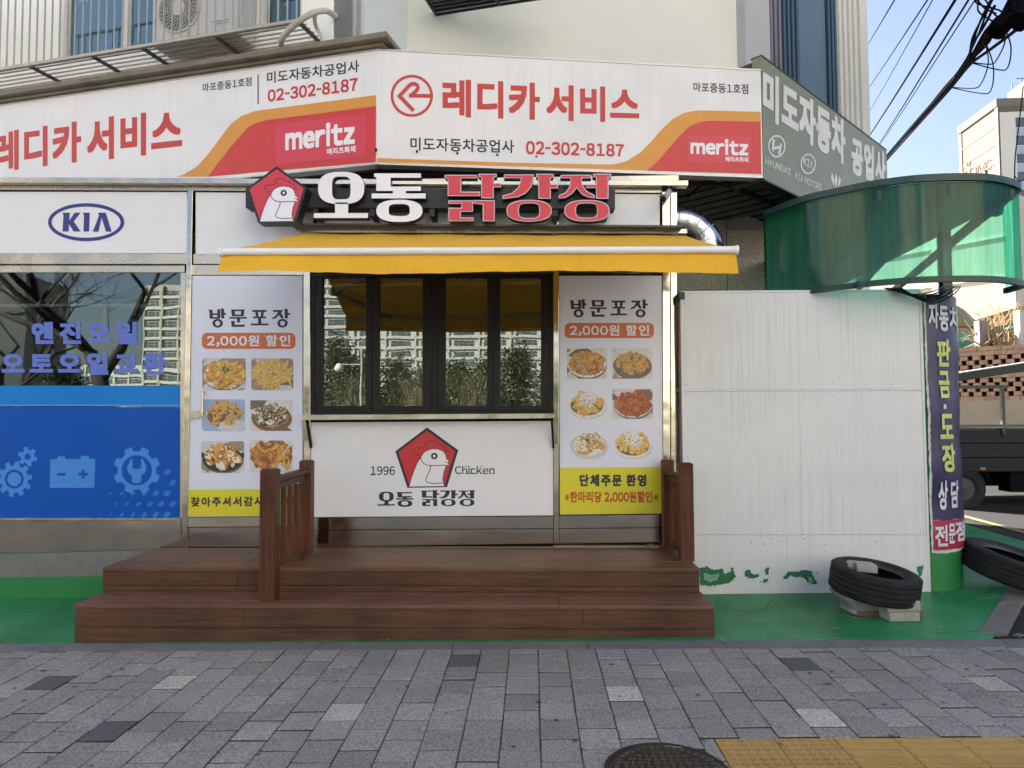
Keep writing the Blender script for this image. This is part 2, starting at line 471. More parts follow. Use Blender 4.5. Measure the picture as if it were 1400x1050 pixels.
# ------------------------------------------------------------------ ground
mb = MB(); mb.add([(-1500, -1500, -.62), (1500, -1500, -.62), (1500, 1500, -.62), (-1500, 1500, -.62)], [(0, 1, 2, 3)])
structure(mb.build('ground', earth))
mb = MB(); xs = [-60, -20, 12, 60]
mb.add([(x, y, max(-.4, min(.3, gz(x))) - .14) for y in (-30, -9.15) for x in xs], [(i, i + 1, i + 5, i + 4) for i in range(3)])
structure(mb.build('road', asphalt))
mb = MB()
mb.add([(x, y, az(x, y) - .03) for x, y in ((3.2, -1.5), (60, -1.5), (60, 20), (3.2, 20))], [(0, 1, 2, 3)])
structure(mb.build('side_road', M('dark_asphalt', (.032, .032, .033), .95, var=.2, vs=1.2, bump=.6, bs=120, fine=.3, spec=.2)))
mb = MB()     # kerb of the main road
mb.add([(x, y, gz(x) + z) for x in (-9.5, 9.5) for y, z in ((-9.15, -.3), (-9.15, .01), (-8.97, .01), (-8.97, -.1))], [(0, 4, 5, 1), (1, 5, 6, 2), (2, 6, 7, 3)])
structure(mb.build('road_kerb', kerb_light))

# paving: bevelled blocks laid in columns running away from the camera
def paver_mat(name, col, var):
    m = M(name, col, .88, var=var, vs=1.3, bump=.5, bs=42, fine=.42, grime=.24)
    nt = m.node_tree; N = nt.nodes; L = nt.links
    at = N.new('ShaderNodeAttribute'); at.attribute_name = 'tone'
    mx = N.new('ShaderNodeMix'); mx.data_type = 'RGBA'; mx.blend_type = 'MULTIPLY'; mx.inputs['Factor'].default_value = 1
    b = N['Principled BSDF']; src = b.inputs['Base Color'].links[0].from_socket
    L.new(src, mx.inputs['A']); L.new(at.outputs['Color'], mx.inputs['B']); L.new(mx.outputs['Result'], b.inputs['Base Color'])
    return m
pm = [paver_mat('grey_paver', (.25, .238, .208), .13), paver_mat('dark_paver', (.095, .095, .092), .1), paver_mat('pale_paver', (.42, .405, .34), .1), M('joint_sand', (.035, .034, .03), .95, var=.3, vs=8, bump=.3)]
PW, PL_ = .2075, .245
XO = GROUND.pt(686, 1000).x
def cell(px, py):
    p = GROUND.pt(px, py); c = math.floor((p.x - XO) / PW)
    r = math.floor((p.y + .5 * PL_ * (c % 2) + 20) / PL_); return c, r
special = {}
for q in ((80, 931), (122, 1003), (623, 908), (1104, 915)): special[cell(*q)] = 1
for q in ((259, 928), (458, 979), (845, 937), (1107, 971), (1337, 925)): special[cell(*q)] = 2
YF = -1.47
mb = MB(); tones = []
TX0 = GROUND.pt(978, 1010).x; TY0 = GROUND.pt(978, 1010).y
MHC = GROUND.pt(898, 1016) + Vector((0, -.30, 0)); MHR = .30
rg = random.Random(3)
for c in range(-44, 46):
    for r in range(44, 76):
        x0 = XO + c * PW; x1 = x0 + PW
        y0 = r * PL_ - 20 - .5 * PL_ * (c % 2); y1 = min(y0 + PL_, YF - .013 * (x0 + 3))
        if y1 < -8.98 or y0 > y1 - .03: continue
        if x1 > TX0 + .01 and y1 > TY0 - .6 and y0 < TY0: 
            if y0 >= TY0 - .005: pass
            elif y1 > TY0 + .03: y0 = TY0 + .004
            elif x0 > TX0 - .05 and y0 > TY0 - .66: continue
            elif y0 > TY0 - .66: x1 = TX0 - .003
        if (Vector(((x0 + x1) / 2, (y0 + y1) / 2)) - MHC.xy).length < MHR - .06: continue
        g = .0022 + rg.uniform(-.0008, .0014); gy = .0062 + rg.uniform(-.002, .003); ch = .005; dz = rg.uniform(-.002, .002); tx = rg.uniform(-.010, .010); ty = rg.uniform(-.010, .010)
        def z(x, y, k): return gz(x) + dz + k + tx * (x - x0) + ty * (y - y0)
        a, b_, c_, d_ = x0 + g, x1 - g, y0 + gy, y1 - gy
        v = [(a, c_, z(a, c_, -.02)), (b_, c_, z(b_, c_, -.02)), (b_, d_, z(b_, d_, -.02)), (a, d_, z(a, d_, -.02)),
             (a, c_, z(a, c_, -ch)), (b_, c_, z(b_, c_, -ch)), (b_, d_, z(b_, d_, -ch)), (a, d_, z(a, d_, -ch)),
             (a + ch, c_ + ch, z(a, c_, 0)), (b_ - ch, c_ + ch, z(b_, c_, 0)), (b_ - ch, d_ - ch, z(b_, d_, 0)), (a + ch, d_ - ch, z(a, d_, 0))]
        fs = [(8, 9, 10, 11)] + [(i, (i + 1) % 4, (i + 1) % 4 + 4, i + 4) for i in range(4)] + [(i + 4, (i + 1) % 4 + 4, (i + 1) % 4 + 8, i + 8) for i in range(4)]
        mb.add(v, fs, special.get((c, r), 0)); mb.m[-8] = mb.m[-7] = mb.m[-6] = mb.m[-5] = 3
        t = rg.gauss(1, .085); tones += [t] * 12
pav = structure(mb.build('pavement', pm))
ca = pav.data.color_attributes.new('tone', 'FLOAT_COLOR', 'POINT')
for i, t in enumerate(tones): ca.data[i].color = (t, t, t * 1.01, 1)
mb = MB(); mb.add([(x, y, gz(x) - .012) for x, y in ((-9.6, -9), (9.6, -9), (9.6, -1.42), (-9.6, -1.42))], [(0, 1, 2, 3)])
structure(mb.build('pavement_bed', M('joint_sand', (.035, .034, .03), .95, var=.3, vs=8, bump=.3)))
mb = MB()      # kerb strip between paving and the green floor
n = 14; kx = [-9.6 + i * 1.0 for i in range(20)]
for i in range(19):
    if kx[i] > 4.4: break
    a, b_ = kx[i] + .003, kx[i + 1] - .003
    yb = lambda x: -1.345 - .0135 * (x + 3.3)
    v = [(x, y, gz(x) + zz) for x in (a, b_) for y, zz in ((yb(x) - .145, -.05), (yb(x) - .145, .003), (yb(x), .014), (yb(x), -.05))]
    mb.add(v, [(0, 4, 5, 1), (1, 5, 6, 2), (2, 6, 7, 3), (0, 1, 2, 3), (7, 6, 5, 4)])
structure(mb.build('kerb_strip', kerb_m))
# green painted floor
mb = MB()
ybk_ = lambda x: -1.345 - .0135 * (x + 3.3) - .03
ap = [(-9.6, ybk_(-9.6)), (0, ybk_(0)), (APR.pt(1335, 866).x, ybk_(APR.pt(1335, 866).x))] + [tuple(APR.pt(*q).xy) for q in ((1385, 800), (1420, 778), (1560, 772), (1400, 740), (1310, 714))] + [(5.6, 3.5), (2.5, 3.5), (2.5, .4), (-9.6, .4)]
mb.flat([[(x, y, az(x, y)) for x, y in ap]])
structure(mb.build('green_floor', green_paint))
# granite kerb at the corner of the green floor
mb = MB()
for q in (((1338, 864), (1363, 826), (1396, 826), (1377, 862)), ((1364, 824), (1385, 797), (1418, 792), (1397, 824)), ((1386, 795), (1422, 776), (1470, 770), (1420, 790))):
    pts = [APR.off(.012).pt(*a) for a in q]; mb.prism([pts], (0, 0, -.08))
structure(mb.build('corner_kerb', kerb_light, bevel=.008))
# yellow line on the side road
mb = MB()
P = APR.off(-.018)
for q in ([(1318, 704), (1400, 726), (1500, 754), (1500, 758), (1400, 729), (1318, 707)],): ppoly(mb, q, P)
structure(mb.build('road_marking', M('worn_yellow', (.22, .18, .07), .8, var=.4, vs=9)))

# manhole cover and tactile tiles
mh = thing('manhole_cover', 'round brown cast iron manhole cover in the grey paving', 'manhole cover', (MHC.x, MHC.y, gz(MHC.x)))
iron = M('cast_iron', (.045, .036, .028), .55, .6, var=.25, vs=9, bump=.3, grime=.3)
iron2 = M('iron_worn', (.105, .09, .07), .5, .6, var=.25, vs=9)
Z = Matrix.Translation((MHC.x, MHC.y, gz(MHC.x)))
mb = MB(); mb.lathe([(.30, -.02), (.30, .004), (.285, .006), (.275, .003), (.272, -.004), (.0, -.004)], Z, 64)
mb.build('rim', iron, mh, smooth=30)
mb = MB(); mb.lathe([(.268, -.004), (.268, .002), (.262, .003), (0.001, .003)], Z, 64)
mb.build('plate', iron, mh, smooth=30)
mb = MB()
for i in range(40):
    t = 2 * math.pi * i / 40; c, s_ = math.cos(t), math.sin(t); o = Z @ Vector((c * .228, s_ * .228, .003))
    mb.obox(o - Vector((-s_, c, 0)) * .011, Vector((-s_, c, 0)) * .022, Vector((c, s_, 0)) * .026, (0, 0, .004))
for ix in range(-5, 6):
    for iy in range(-5, 6):
        x, y = ix * .038, iy * .038
        if x * x + y * y > .205 ** 2: continue
        o = Z @ Vector((x, y, .003))
        if (ix + iy) % 2: mb.obox(o - Vector((.017, .006, 0)), (.034, 0, 0), (0, .012, 0), (0, 0, .004))
        else: mb.obox(o - Vector((.006, .017, 0)), (.012, 0, 0), (0, .034, 0), (0, 0, .004))
mb.build('raised_pattern', iron2, mh)

yel = [M('yellow_tile', (.45, .285, .075), .8, var=.16, vs=5, bump=.4, bs=140, fine=.25, grime=.3), M('yellow_tile_worn', (.27, .165, .06), .75, var=.3, vs=8, grime=.4)]
TS = .300
def tile(i, row, dots, lab):
    x0 = TX0 + i * (TS + .006); y1 = TY0 - row * (TS + .006)
    mb = MB(); cx, cy = x0 + TS / 2, y1 - TS / 2
    def z(x): return gz(x)
    mb.obox((x0, y1 - TS, z(x0) - .03), (TS, 0, SLOPE * TS), (0, TS, 0), (0, 0, .03))
    if dots:
        for a in range(6):
            for b in range(6):
                x, y = x0 + TS * (a + .5) / 6, y1 - TS * (b + .5) / 6
                mb.lathe([(.0165, 0), (.012, .0045), (.0001, .005)], Matrix.Translation((x, y, z(x))), 14, 1)
                mb.lathe([(.0095, .0048), (.0001, .0056)], Matrix.Translation((x, y, z(x))), 12, 0)
    else:
        for b in range(4):
            y = y1 - TS * (b + .5) / 4
            mb.obox((x0 + .012, y - .017, z(x0)), (TS - .024, 0, SLOPE * (TS - .024)), (0, .034, 0), (0, 0, .005))
    o = mb.build('tactile_tile', yel, off=(cx, cy, z(cx)), smooth=40, bevel=.002)
    tag(o, lab, 'paving tile', 'yellow tactile paving tiles')
labs = ['yellow dotted tactile tile beside the manhole cover', 'yellow dotted tactile tile between another dotted tile and the first ribbed tile',
        'yellow ribbed tactile tile next to the dotted tiles', 'second yellow ribbed tactile tile from the dotted tiles', 'third yellow ribbed tactile tile from the dotted tiles',
        'fourth yellow ribbed tactile tile from the dotted tiles, at the right edge']
for i in range(6): tile(i, 0, i < 2, labs[i])

# ------------------------------------------------------------------ the building behind the kiosk
KT = yp(-.2).pt(516, 69); ZT = KT.z; ZB = yp(-.2).pt(516, 222).z
Kp = Vector((KT.x, KT.y))
Lp = zp(ZT).pt(0, 145); Rp = zp(ZT).pt(1040, 97)
ZGT = Pl((Rp.x, Rp.y, 0), vplane(Kp, Rp).n).pt(1041, 76).z
Gp = zp(ZGT).pt(1212, 206)
SL, SR, SG = vplane(Kp, Lp), vplane(Kp, Rp), vplane(Rp, Gp)
print('K', Kp, 'L', Lp, 'R', Rp, 'G', Gp, ZT, ZB, ZGT)
WL = SL.off(-.45)
A = WL.pt(486, 30)
dl = (Vector((Lp.x, Lp.y, 0)) - Vector((Kp.x, Kp.y, 0))).normalized()
nl = WL.n
RET = vplane(A, A - nl)
B = RET.pt(557, 40)
dr = (Vector((Rp.x, Rp.y, 0)) - Vector((Kp.x, Kp.y, 0))).normalized()
WR = vplane(B, B + dr)
Cc = WR.pt(1010, 40)
dg_ = (Vector((Gp.x, Gp.y, 0)) - Vector((Rp.x, Rp.y, 0))).normalized()
WG = vplane(Cc, Cc + dg_)
Dd = WG.pt(1181, 100)
print('A', A, 'B', B, 'C', Cc, 'D', Dd)
HT = 14.0
bld = thing('shop_building', 'cream rendered building above the kiosk with windows and a ribbed stair side', 'building', (A.x, A.y + 3, 0))
def wallq(mb, p, q, z0, z1, t, mi=0, n=None):
    p, q = Vector((p.x, p.y, 0)), Vector((q.x, q.y, 0)); d = (q - p)
    nn = n if n is not None else Vector((d.y, -d.x, 0)).normalized()
    mb.obox(p + Vector((0, 0, z0)), d, -nn * t, (0, 0, z1 - z0), mi)
far = A + dl * 26
# left wing wall with two window openings (opening sizes measured on the wall)
wins = [(82, 163), (168, 209), (352, 412)]
mb = MB()
zs_win = WL.pt(120, 82).z
us = [(A - WL.pt(px, 40)).dot(-dl) for px in (0, 412, 352, 209, 82)]
def on_wl(u, z): p = A + dl * u; return Vector((p.x, p.y, z))
u412, u352, u209, u82 = [abs(x) for x in us[1:]]
segs = [(0, u412, ZT - .2, HT), (u352, u209, ZT - .2, HT), (u82, 26, ZT - .2, HT), (u412, u352, ZT - .2, zs_win), (u209, u82, ZT - .2, zs_win), (u412, u352, zs_win + 1.7, HT), (u209, u82, zs_win + 1.7, HT)]
for a, b, z0, z1 in segs:
    mb.obox(on_wl(a, z0), dl * (b - a), -nl * .25, (0, 0, z1 - z0))
wallq(mb, far, far - nl * 12, 0, HT, .3, n=-dl)
mb.build('wall', M('wing_stucco_lifted', (.88, .88, .82), .85, var=.04, vs=1.2, bump=.25, bs=140, grime=.05), bld)  # stucco copy made lighter to offset the weak light on this wing
mb = MB(); mb.obox(A + Vector((0, 0, ZT - .2 - A.z)), B - A - Vector((0, 0, (B - A).z)), dl * .25, (0, 0, HT - ZT + .2))
mb.build('wall', stucco_shade_tone, bld)
mb = MB(); wallq(mb, B, Cc, ZB + .2, HT, .25, n=WR.n); mb.build('wall', stucco, bld)
# stair side: grey return, ribs, blue panel, pale ribs
sd = MB(); rb = MB(); bp = MB(); pr = MB()
def gseg(mb, x0, x1, proud, z0=None, mi=0):
    p, q = WG.pt(x0, 100), WG.pt(x1, 100)
    p = Vector((p.x, p.y, 0)); q = Vector((q.x, q.y, 0))
    mb.obox(p + WG.n * proud + Vector((0, 0, ZB)), q - p, -WG.n * (.3 + proud), (0, 0, HT - ZB), mi)
gseg(sd, 1010, 1044, .10)
for i, x in enumerate(range(1044, 1088, 6)): gseg(rb, x + .3, x + 3.6, .05, mi=0 if i < 4 else 1)
gseg(bp, 1044, 1088, .0, mi=1); gseg(bp, 1088.5, 1128, .02, mi=0); 
for x in (1129, 1134, 1138): gseg(rb, x, x + 2.5, .06, mi=1)
gseg(bp, 1128.5, 1142, .0, mi=1)
gseg(pr, 1142.5, 1182, .02)
for x in (1144, 1151, 1158, 1165): gseg(pr, x, x + 3.5, .06)
gseg(pr, 1172, 1182.3, .07)
slate = [M('slate_panel', (.085, .13, .17), .5, var=.08, st=(1, 1, .15), vs=6), M('slate_dark', (.03, .06, .095), .5)]
sd.build('wall', greywall, bld)
rb.build('rib', [M('mauve_rib', (.16, .15, .17), .6), slate[1]], bld, bevel=.01)
bp.build('stair_panel', slate, bld)
pr.build('wall', M('pale_rib', (.58, .57, .52), .8, var=.04), bld, bevel=.01)
# the rest of the mass
mb = MB()
Df = Dd - WG.n * 9
wallq(mb, Dd, Df, 0, HT, .3)
p = [A + dl * 25.5 - nl * .4, A - nl * .4, B - WR.n * .3, Cc - WR.n * .4, Dd - WG.n * .4, Df, A + dl * 25.5 - nl * 12]
mb.prism([[Vector((q.x, q.y, HT)) for q in p]], (0, 0, -.3))
mb.build('roof', stucco_shade_tone, bld)
# ground floor: pebble dash wall, soffit, dark shutter on the chamfer
GW = WR.off(-.15)
g0 = GW.pt(700, 350); g1 = GW.pt(1045, 350)
mb = MB(); wallq(mb, g0 - dr * 3, g1, -.3, ZB + .3, .25, n=GW.n)
gl_ = WL.off(-2.6).pt(486, 30); wallq(mb, g0 - dr * 3, gl_ + dl * 24, -.5, ZT, .25, n=nl)
mb.build('wall', granite, bld)
mb = MB()
for px in (993,):
    p = GW.off(.003).pt(px, 330); mb.obox((p.x, p.y, 0), dr * .008, GW.n * .002, (0, 0, ZB + .1))
mb.build('joint', M('joint_dark', (.05, .045, .04), .9), bld)
gq = vplane(g1, g1 + dg_).pt(1146, 380); LG = (Vector((gq.x - g1.x, gq.y - g1.y, 0))).length; print('LG', LG)
mb = MB(); wallq(mb, g1, g1 + dg_ * LG, -.3, ZB + .3, .2, n=WG.n); e_ = g1 + dg_ * LG; wallq(mb, e_, e_ - WG.n * 6, -.3, ZB + .3, .2, n=dg_)
for i in range(48):
    z = i * .085; p = g1 + WG.n * .012
    mb.obox(Vector((p.x, p.y, z)), dg_ * LG, -WG.n * .012, (0, 0, .06))
mb.build('shutter', M('green_shutter', (.012, .055, .035), .5, var=.1), bld)
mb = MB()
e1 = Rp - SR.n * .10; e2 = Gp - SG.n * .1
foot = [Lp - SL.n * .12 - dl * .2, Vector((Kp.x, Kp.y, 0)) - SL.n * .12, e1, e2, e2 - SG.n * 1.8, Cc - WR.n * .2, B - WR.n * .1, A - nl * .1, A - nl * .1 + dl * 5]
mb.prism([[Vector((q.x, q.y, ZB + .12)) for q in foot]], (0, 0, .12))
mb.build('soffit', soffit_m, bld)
mb = MB()
for i in range(16):
    p = e1 * (1 - i / 16) + e2 * (i / 16); q = p - SG.n * 1.7
    mb.bar((p.x, p.y, ZB + .113), (q.x, q.y, ZB + .113), .02, .012)
for i in range(10):
    p = Vector((Kp.x, Kp.y, 0)) * (1 - i / 10) + e1 * (i / 10); q = p - SR.n * 1.0
    mb.bar((p.x, p.y - .05, ZB + .113), (q.x, q.y, ZB + .113), .02, .012)
mb.build('soffit_joint', black_void, bld)
mb = MB()
for a, b, n_ in ((Vector((Kp.x, Kp.y, 0)), Rp, SR.n), (Rp, Gp, SG.n), (Vector((Kp.x, Kp.y, 0)), Lp, SL.n)):
    a, b = Vector((a.x, a.y, ZB + .05)) - n_ * .09, Vector((b.x, b.y, ZB + .05)) - n_ * .09
    mb.bar(a, b, .05, .06); mb.bar(a - n_ * .35, b - n_ * .35, .04, .05)
mb.build('bracket_rail', rust, bld)
# cornice above the left sign
mb = MB()
for k, (out, z0, z1) in enumerate(((.40, ZT - .06, ZT + .02), (.49, ZT + .022, ZT + .055), (.56, ZT + .057, ZT + .115))):
    e = WL.off(out).pt(528 - (2 - k) * 4, 60)
    c = Vector((e.x, e.y, 0)); back = c - nl * (out + .25)
    fpts = [c + dl * 16, c, back, back + dl * 16]
    mb.prism([[Vector((q.x, q.y, z1)) for q in fpts]], (0, 0, z0 - z1))
mb.build('cornice', cornice_m, bld, bevel=.008)
# windows of the left wing
pane_b = glass('blue_pane', (.35, .55, .6), .14, bump=.25)
frame_w = M('window_frame', (.60, .59, .56), .5, var=.04)
frame_d = M('window_frame_dark', (.03, .032, .035), .4)
def wing_window(px0, px1, mull):
    f = MB(); u0 = (WL.pt(px0, 40) - A).dot(dl); u1 = (WL.pt(px1, 40) - A).dot(dl)
    lo, hi = min(u0, u1), max(u0, u1)
    def fr(a, b, z0, z1, dep=.10, proud=-.05):
        f.obox(on_wl(a, z0) + nl * proud, dl * (b - a), -nl * dep, (0, 0, z1 - z0))
    w = .05
    fr(lo, hi, zs_win, zs_win + w); fr(lo, hi, zs_win + 1.65, zs_win + 1.7)
    for a in (lo, hi - w): fr(a, a + w, zs_win + w, zs_win + 1.65)
    for px in mull:
        a = (WL.pt(px, 40) - A).dot(dl); fr(a - .04, a + .04, zs_win + w, zs_win + 1.65, .08, -.055)
    fo = f.build('window', frame_w, bld, bevel=.004)
    g = MB(); g.obox(on_wl(lo + w, zs_win + w) - nl * .10, dl * (hi - lo - 2 * w), -nl * .006, (0, 0, 1.6))
    g.build('pane', pane_b, fo)
wing_window(82, 209, (165,))
wing_window(352, 412, ())
mb = MB(); mb.obox(on_wl(.1, ZT) - nl * 2.2, dl * 8, -nl * .1, (0, 0, 3)); mb.build('back_wall', M('sky_tone_interior', (.16, .42, .52), .9), bld)  # teal tone stands in for sky mirrored in the panes
# window guard on the right wall
gb = MB()
P = WR.off(.42)
zc = P.pt(597, 20).z
a = WR.off(.02).pt(597, 20)
ex = -dl
for k in range(6): q = a + nl * (.075 * k); gb.bar(q, q + ex * 1.6, .022, .03)
for u in (0, .8, 1.6): gb.bar(a + ex * u, a + ex * u + nl * .40, .03, .04)
for k in range(15): q = a + nl * .385 + ex * (.1 * k + .05); gb.bar(q, q + Vector((0, 0, 1.2)), .014, .014)
gb.bar(a + nl * .385 + Vector((0, 0, 1.2)), a + nl * .385 + ex * 1.6 + Vector((0, 0, 1.2)), .03, .03)
gd = thing('window_guard', 'dark grey window guard seen from below on the upper right wall', 'window guard', tuple(a))
gb.build('grating', steel_dark, gd)
mb = MB(); q = a + nl * .02 + Vector((0, 0, .03)); mb.obox(q, ex * 1.56, nl * .34, (0, 0, .02)); mb.build('floor_sheet', M('dull_zinc', (.2, .21, .21), .6), gd)

# guard rail, shelf and air conditioner on the left wing
GR = WL.off(.42)
zr = GR.pt(413, 28).z
gE = GR.pt(413, 28)
grl = thing('window_guard', 'pale tubular balcony guard with slatted shelf over the left white banner', 'window guard', tuple(gE))
railm = M('aged_chrome', (.40, .37, .32), .38, .55, var=.15, vs=9)
mb = MB()
G0 = Vector((gE.x, gE.y, zr))
mb.tube([G0, G0 + dl * 9], .025, 10)
mb.tube([G0 + Vector((0, 0, .95)), G0 + dl * 9 + Vector((0, 0, .95))], .02, 8)
mb.build('rail', railm, grl, smooth=50)
mb = MB()
for i in range(64):
    p = G0 + dl * (.06 + .105 * i); mb.tube([p, p + Vector((0, 0, .95))], .0095, 7)
mb.build('bar', railm, grl, smooth=50)
mb = MB()
for k in range(1, 6): p = G0 - nl * (.075 * k); mb.tube([p, p + dl * 9], .009, 6)
mb.build('shelf_slat', railm, grl, smooth=50)
for u in (0.03, 1.0, 1.9, 2.55, 3.4, 4.3, 5.6):
    mb = MB(); p = G0 + dl * u - Vector((0, 0, .015)); mb.bar(p, p - nl * .43, .03, .03); mb.build('bracket', M('bracket_steel', (.06, .055, .05), .6), grl)

acp = WL.off(.36)
pa, pb = acp.pt(208, 50), acp.pt(324, 40)
ua, ub = (pa - A).dot(dl), (pb - A).dot(dl)
ac = thing('air_conditioner', 'grey outdoor air conditioner unit with round fan behind the guard bars', 'air conditioner', tuple(G0 - nl * .2 + dl * ub))
acm = M('unit_casing', (.50, .50, .49), .5, var=.05, grime=.1)
def aw(u, out, z): p = A + dl * u + nl * out; return Vector((p.x, p.y, z))
mb = MB(); mb.obox(aw(ub, .05, zr + .02), dl * (ua - ub), nl * .31, (0, 0, .78)); mb.build('casing', acm, ac, bevel=.012)
pc = acp.pt(245, 12); uc = (pc - A).dot(dl); zc2 = pc.z
fm = Matrix.Translation(aw(uc, .362, zc2)) @ Matrix((( dl.x, 0, nl.x, 0), (dl.y, 0, nl.y, 0), (0, 1, 0, 0), (0, 0, 0, 1)))
mb = MB(); mb.lathe([(.245, 0), (.265, 0), (.265, .012), (.245, .012)], fm, 40, closed=True)
mb.lathe([(.085, .008), (.085, .022), (.001, .024)], fm, 32)
for r in (.11, .135, .16, .185, .21, .23): mb.lathe([(r - .003, .008), (r + .003, .008), (r + .003, .014), (r - .003, .014)], fm, 40, closed=True)
for i in range(30):
    t = 2 * math.pi * i / 30; mb.bar(fm @ Vector((.08 * math.cos(t), .08 * math.sin(t), .01)), fm @ Vector((.25 * math.cos(t + .5), .25 * math.sin(t + .5), .01)), .005, .005)
mb.build('fan_grille', M('grille_white', (.5, .5, .48), .5), ac, smooth=40)
mb = MB(); mb.lathe([(.244, .003), (.001, .003)], fm, 40); mb.build('fan_opening', M('fan_dark', (.05, .045, .035), .8), ac)
mb = MB()
pt = acp.off(.002)
mb.obox(aw(ub + .10, .3625, zr + .17), dl * .2, nl * .001, (0, 0, .012)); mb.obox(aw(ub + .10, .3625, zr + .145), dl * .15, nl * .001, (0, 0, .008))
mb.build('badge', M('badge_grey', (.2, .2, .2), .5), ac)
# pipes
hose = M('hose_wrap', (.50, .47, .41), .7, var=.2, vs=12, bump=.4, grime=.3)
def hp(px, py, out): return WL.off(out).pt(px, py)
mb = MB(); pts = [hp(388, 66, .30), hp(384, 56, .40), hp(396, 40, .47), hp(412, 27, .48), hp(430, 17, .42), hp(446, 15, .3), hp(457, 21, .05), hp(458, 22, -.03)]
def smooth_path(p, n=6):
    o = []
    for i in range(len(p) - 1):
        p0, p1, p2, p3 = p[max(i - 1, 0)], p[i], p[i + 1], p[min(i + 2, len(p) - 1)]
        for k in range(n):
            t = k / n
            o.append(.5 * ((2 * p1) + (p2 - p0) * t + (2 * p0 - 5 * p1 + 4 * p2 - p3) * t * t + (3 * p1 - p0 - 3 * p2 + p3) * t ** 3))
    o.append(p[-1]); return o
mb.tube(smooth_path(pts), .03, 10)
tag(mb.build('coolant_hose', hose, smooth=60, off=tuple(pts[0])), 'thick taped coolant hose arching over the left cornice into the wall', 'hose')
mb = MB(); pts = [hp(432, 18, .3), hp(430, 26, .25), hp(433, 38, .12), hp(440, 50, .08), hp(441, 64, .08)]
mb.tube(smooth_path(pts), .022, 8)
tag(mb.build('drain_pipe', M('pipe_white', (.6, .6, .56), .5), smooth=60, off=tuple(pts[0])), 'thin white drain pipe bending down beside the coolant hose', 'pipe')

# gum spots, grit and leaf bits lying about on the paving and in the corners
rk = random.Random(21); mb = MB()
for i in range(120):
    x, y = rk.uniform(-5, 5), rk.uniform(-3.6, -1.6); r = rk.uniform(.006, .02); a = [rk.uniform(.7, 1.2) for _ in range(9)]
    mb.add([(x + r * a[k] * math.cos(k * .698), y + r * a[k] * math.sin(k * .698), gz(x) + .0042) for k in range(9)], [tuple(range(9))])
tag(mb.build('gum_spots', M('gum_dark', (.07, .068, .065), .9, var=.3)), 'dark trodden gum spots spread over the grey paving', 'stain', kind='stuff')
mb = MB()
def bit(x, y, z, r):
    v = [Vector((x + rk.gauss(0, r), y + rk.gauss(0, r), z + abs(rk.gauss(0, r * .5)) + .001)) for _ in range(4)]; mb.add(v, [(0, 1, 2), (0, 2, 3), (0, 3, 1), (1, 3, 2)], rk.choice((0, 0, 1, 2)))
for i in range(900):
    q = rk.random()
    if q < .35: x = rk.uniform(-5, 4); y = -1.345 - .0135 * (x + 3.3) + rk.gauss(.02, .035); z = az(x, y) + .004
    elif q < .5: x = rk.uniform(1.7, 4.0); y = -.2 - abs(rk.gauss(0, .08)); z = az(x, y)
    elif q < .6: x = rk.uniform(-4.9, -3.3); y = -.1 - abs(rk.gauss(0, .1)); z = az(x, y)
    elif q < .75: x = rk.uniform(1.7, 4.3); y = rk.uniform(-1.4, -.2); z = az(x, y)
    elif q < .85: x = rk.gauss(4.5, .25); y = rk.gauss(-1.1, .3); z = az(x, y)
    else: x = rk.uniform(-5, 5); y = rk.uniform(-3.5, -1.5); z = gz(x) + .003
    bit(x, y, z, rk.uniform(.003, .009))
tag(mb.build('grit', [M('grit_grey', (.16, .15, .14), .95), M('grit_pale', (.4, .38, .33), .95), M('grit_brown', (.12, .07, .035), .95)]), 'grit and dry leaf bits along the kerb and wall foot', 'litter', kind='stuff')

mb = MB(); rk = random.Random(33)
for x0, y0, a, n_ in ((2.1, -.35, -1.2, 9), (3.0, -1.3, .9, 8), (4.1, -.6, -.6, 8), (-4.6, -1.1, .3, 9), (-4.2, -.2, -1.3, 7), (4.9, .6, .4, 9)):
    pts = []; x, y = x0, y0
    for k in range(n_): pts.append((x, y)); a += rk.gauss(0, .5); x += math.cos(a) * .10; y += math.sin(a) * .10
    for k in range(n_ - 1):
        (xa, ya), (xb_, yb_) = pts[k], pts[k + 1]; d = Vector((xb_ - xa, yb_ - ya)).normalized(); w = .0035 * rk.uniform(.4, 1.2)
        mb.add([(xa - d.y * w, ya + d.x * w, az(xa, ya) + .0012), (xa + d.y * w, ya - d.x * w, az(xa, ya) + .0012), (xb_ + d.y * w, yb_ - d.x * w, az(xb_, yb_) + .0012), (xb_ - d.y * w, yb_ + d.x * w, az(xb_, yb_) + .0012)], [(0, 1, 2, 3)])
for i in range(46):
    x, y = (rk.uniform(1.8, 4.6), rk.uniform(-1.36, -.25)) if i % 3 else (rk.uniform(-4.9, -3.4), rk.uniform(-1.28, -.2)); r = rk.uniform(.008, .035)
    mb.add([(x + r * rk.uniform(.5, 1.3) * math.cos(k * .628) * 1.6, y + r * rk.uniform(.5, 1.3) * math.sin(k * .628), az(x, y) + .0014) for k in range(10)], [tuple(range(10))], 1)
tag(mb.build('floor_wear', [M('crack_dark', (.02, .05, .03), .95), M('worn_concrete', (.10, .19, .12), .9, var=.35, vs=20)]), 'cracks and worn pale patches in the green floor paint', 'stain', kind='stuff')
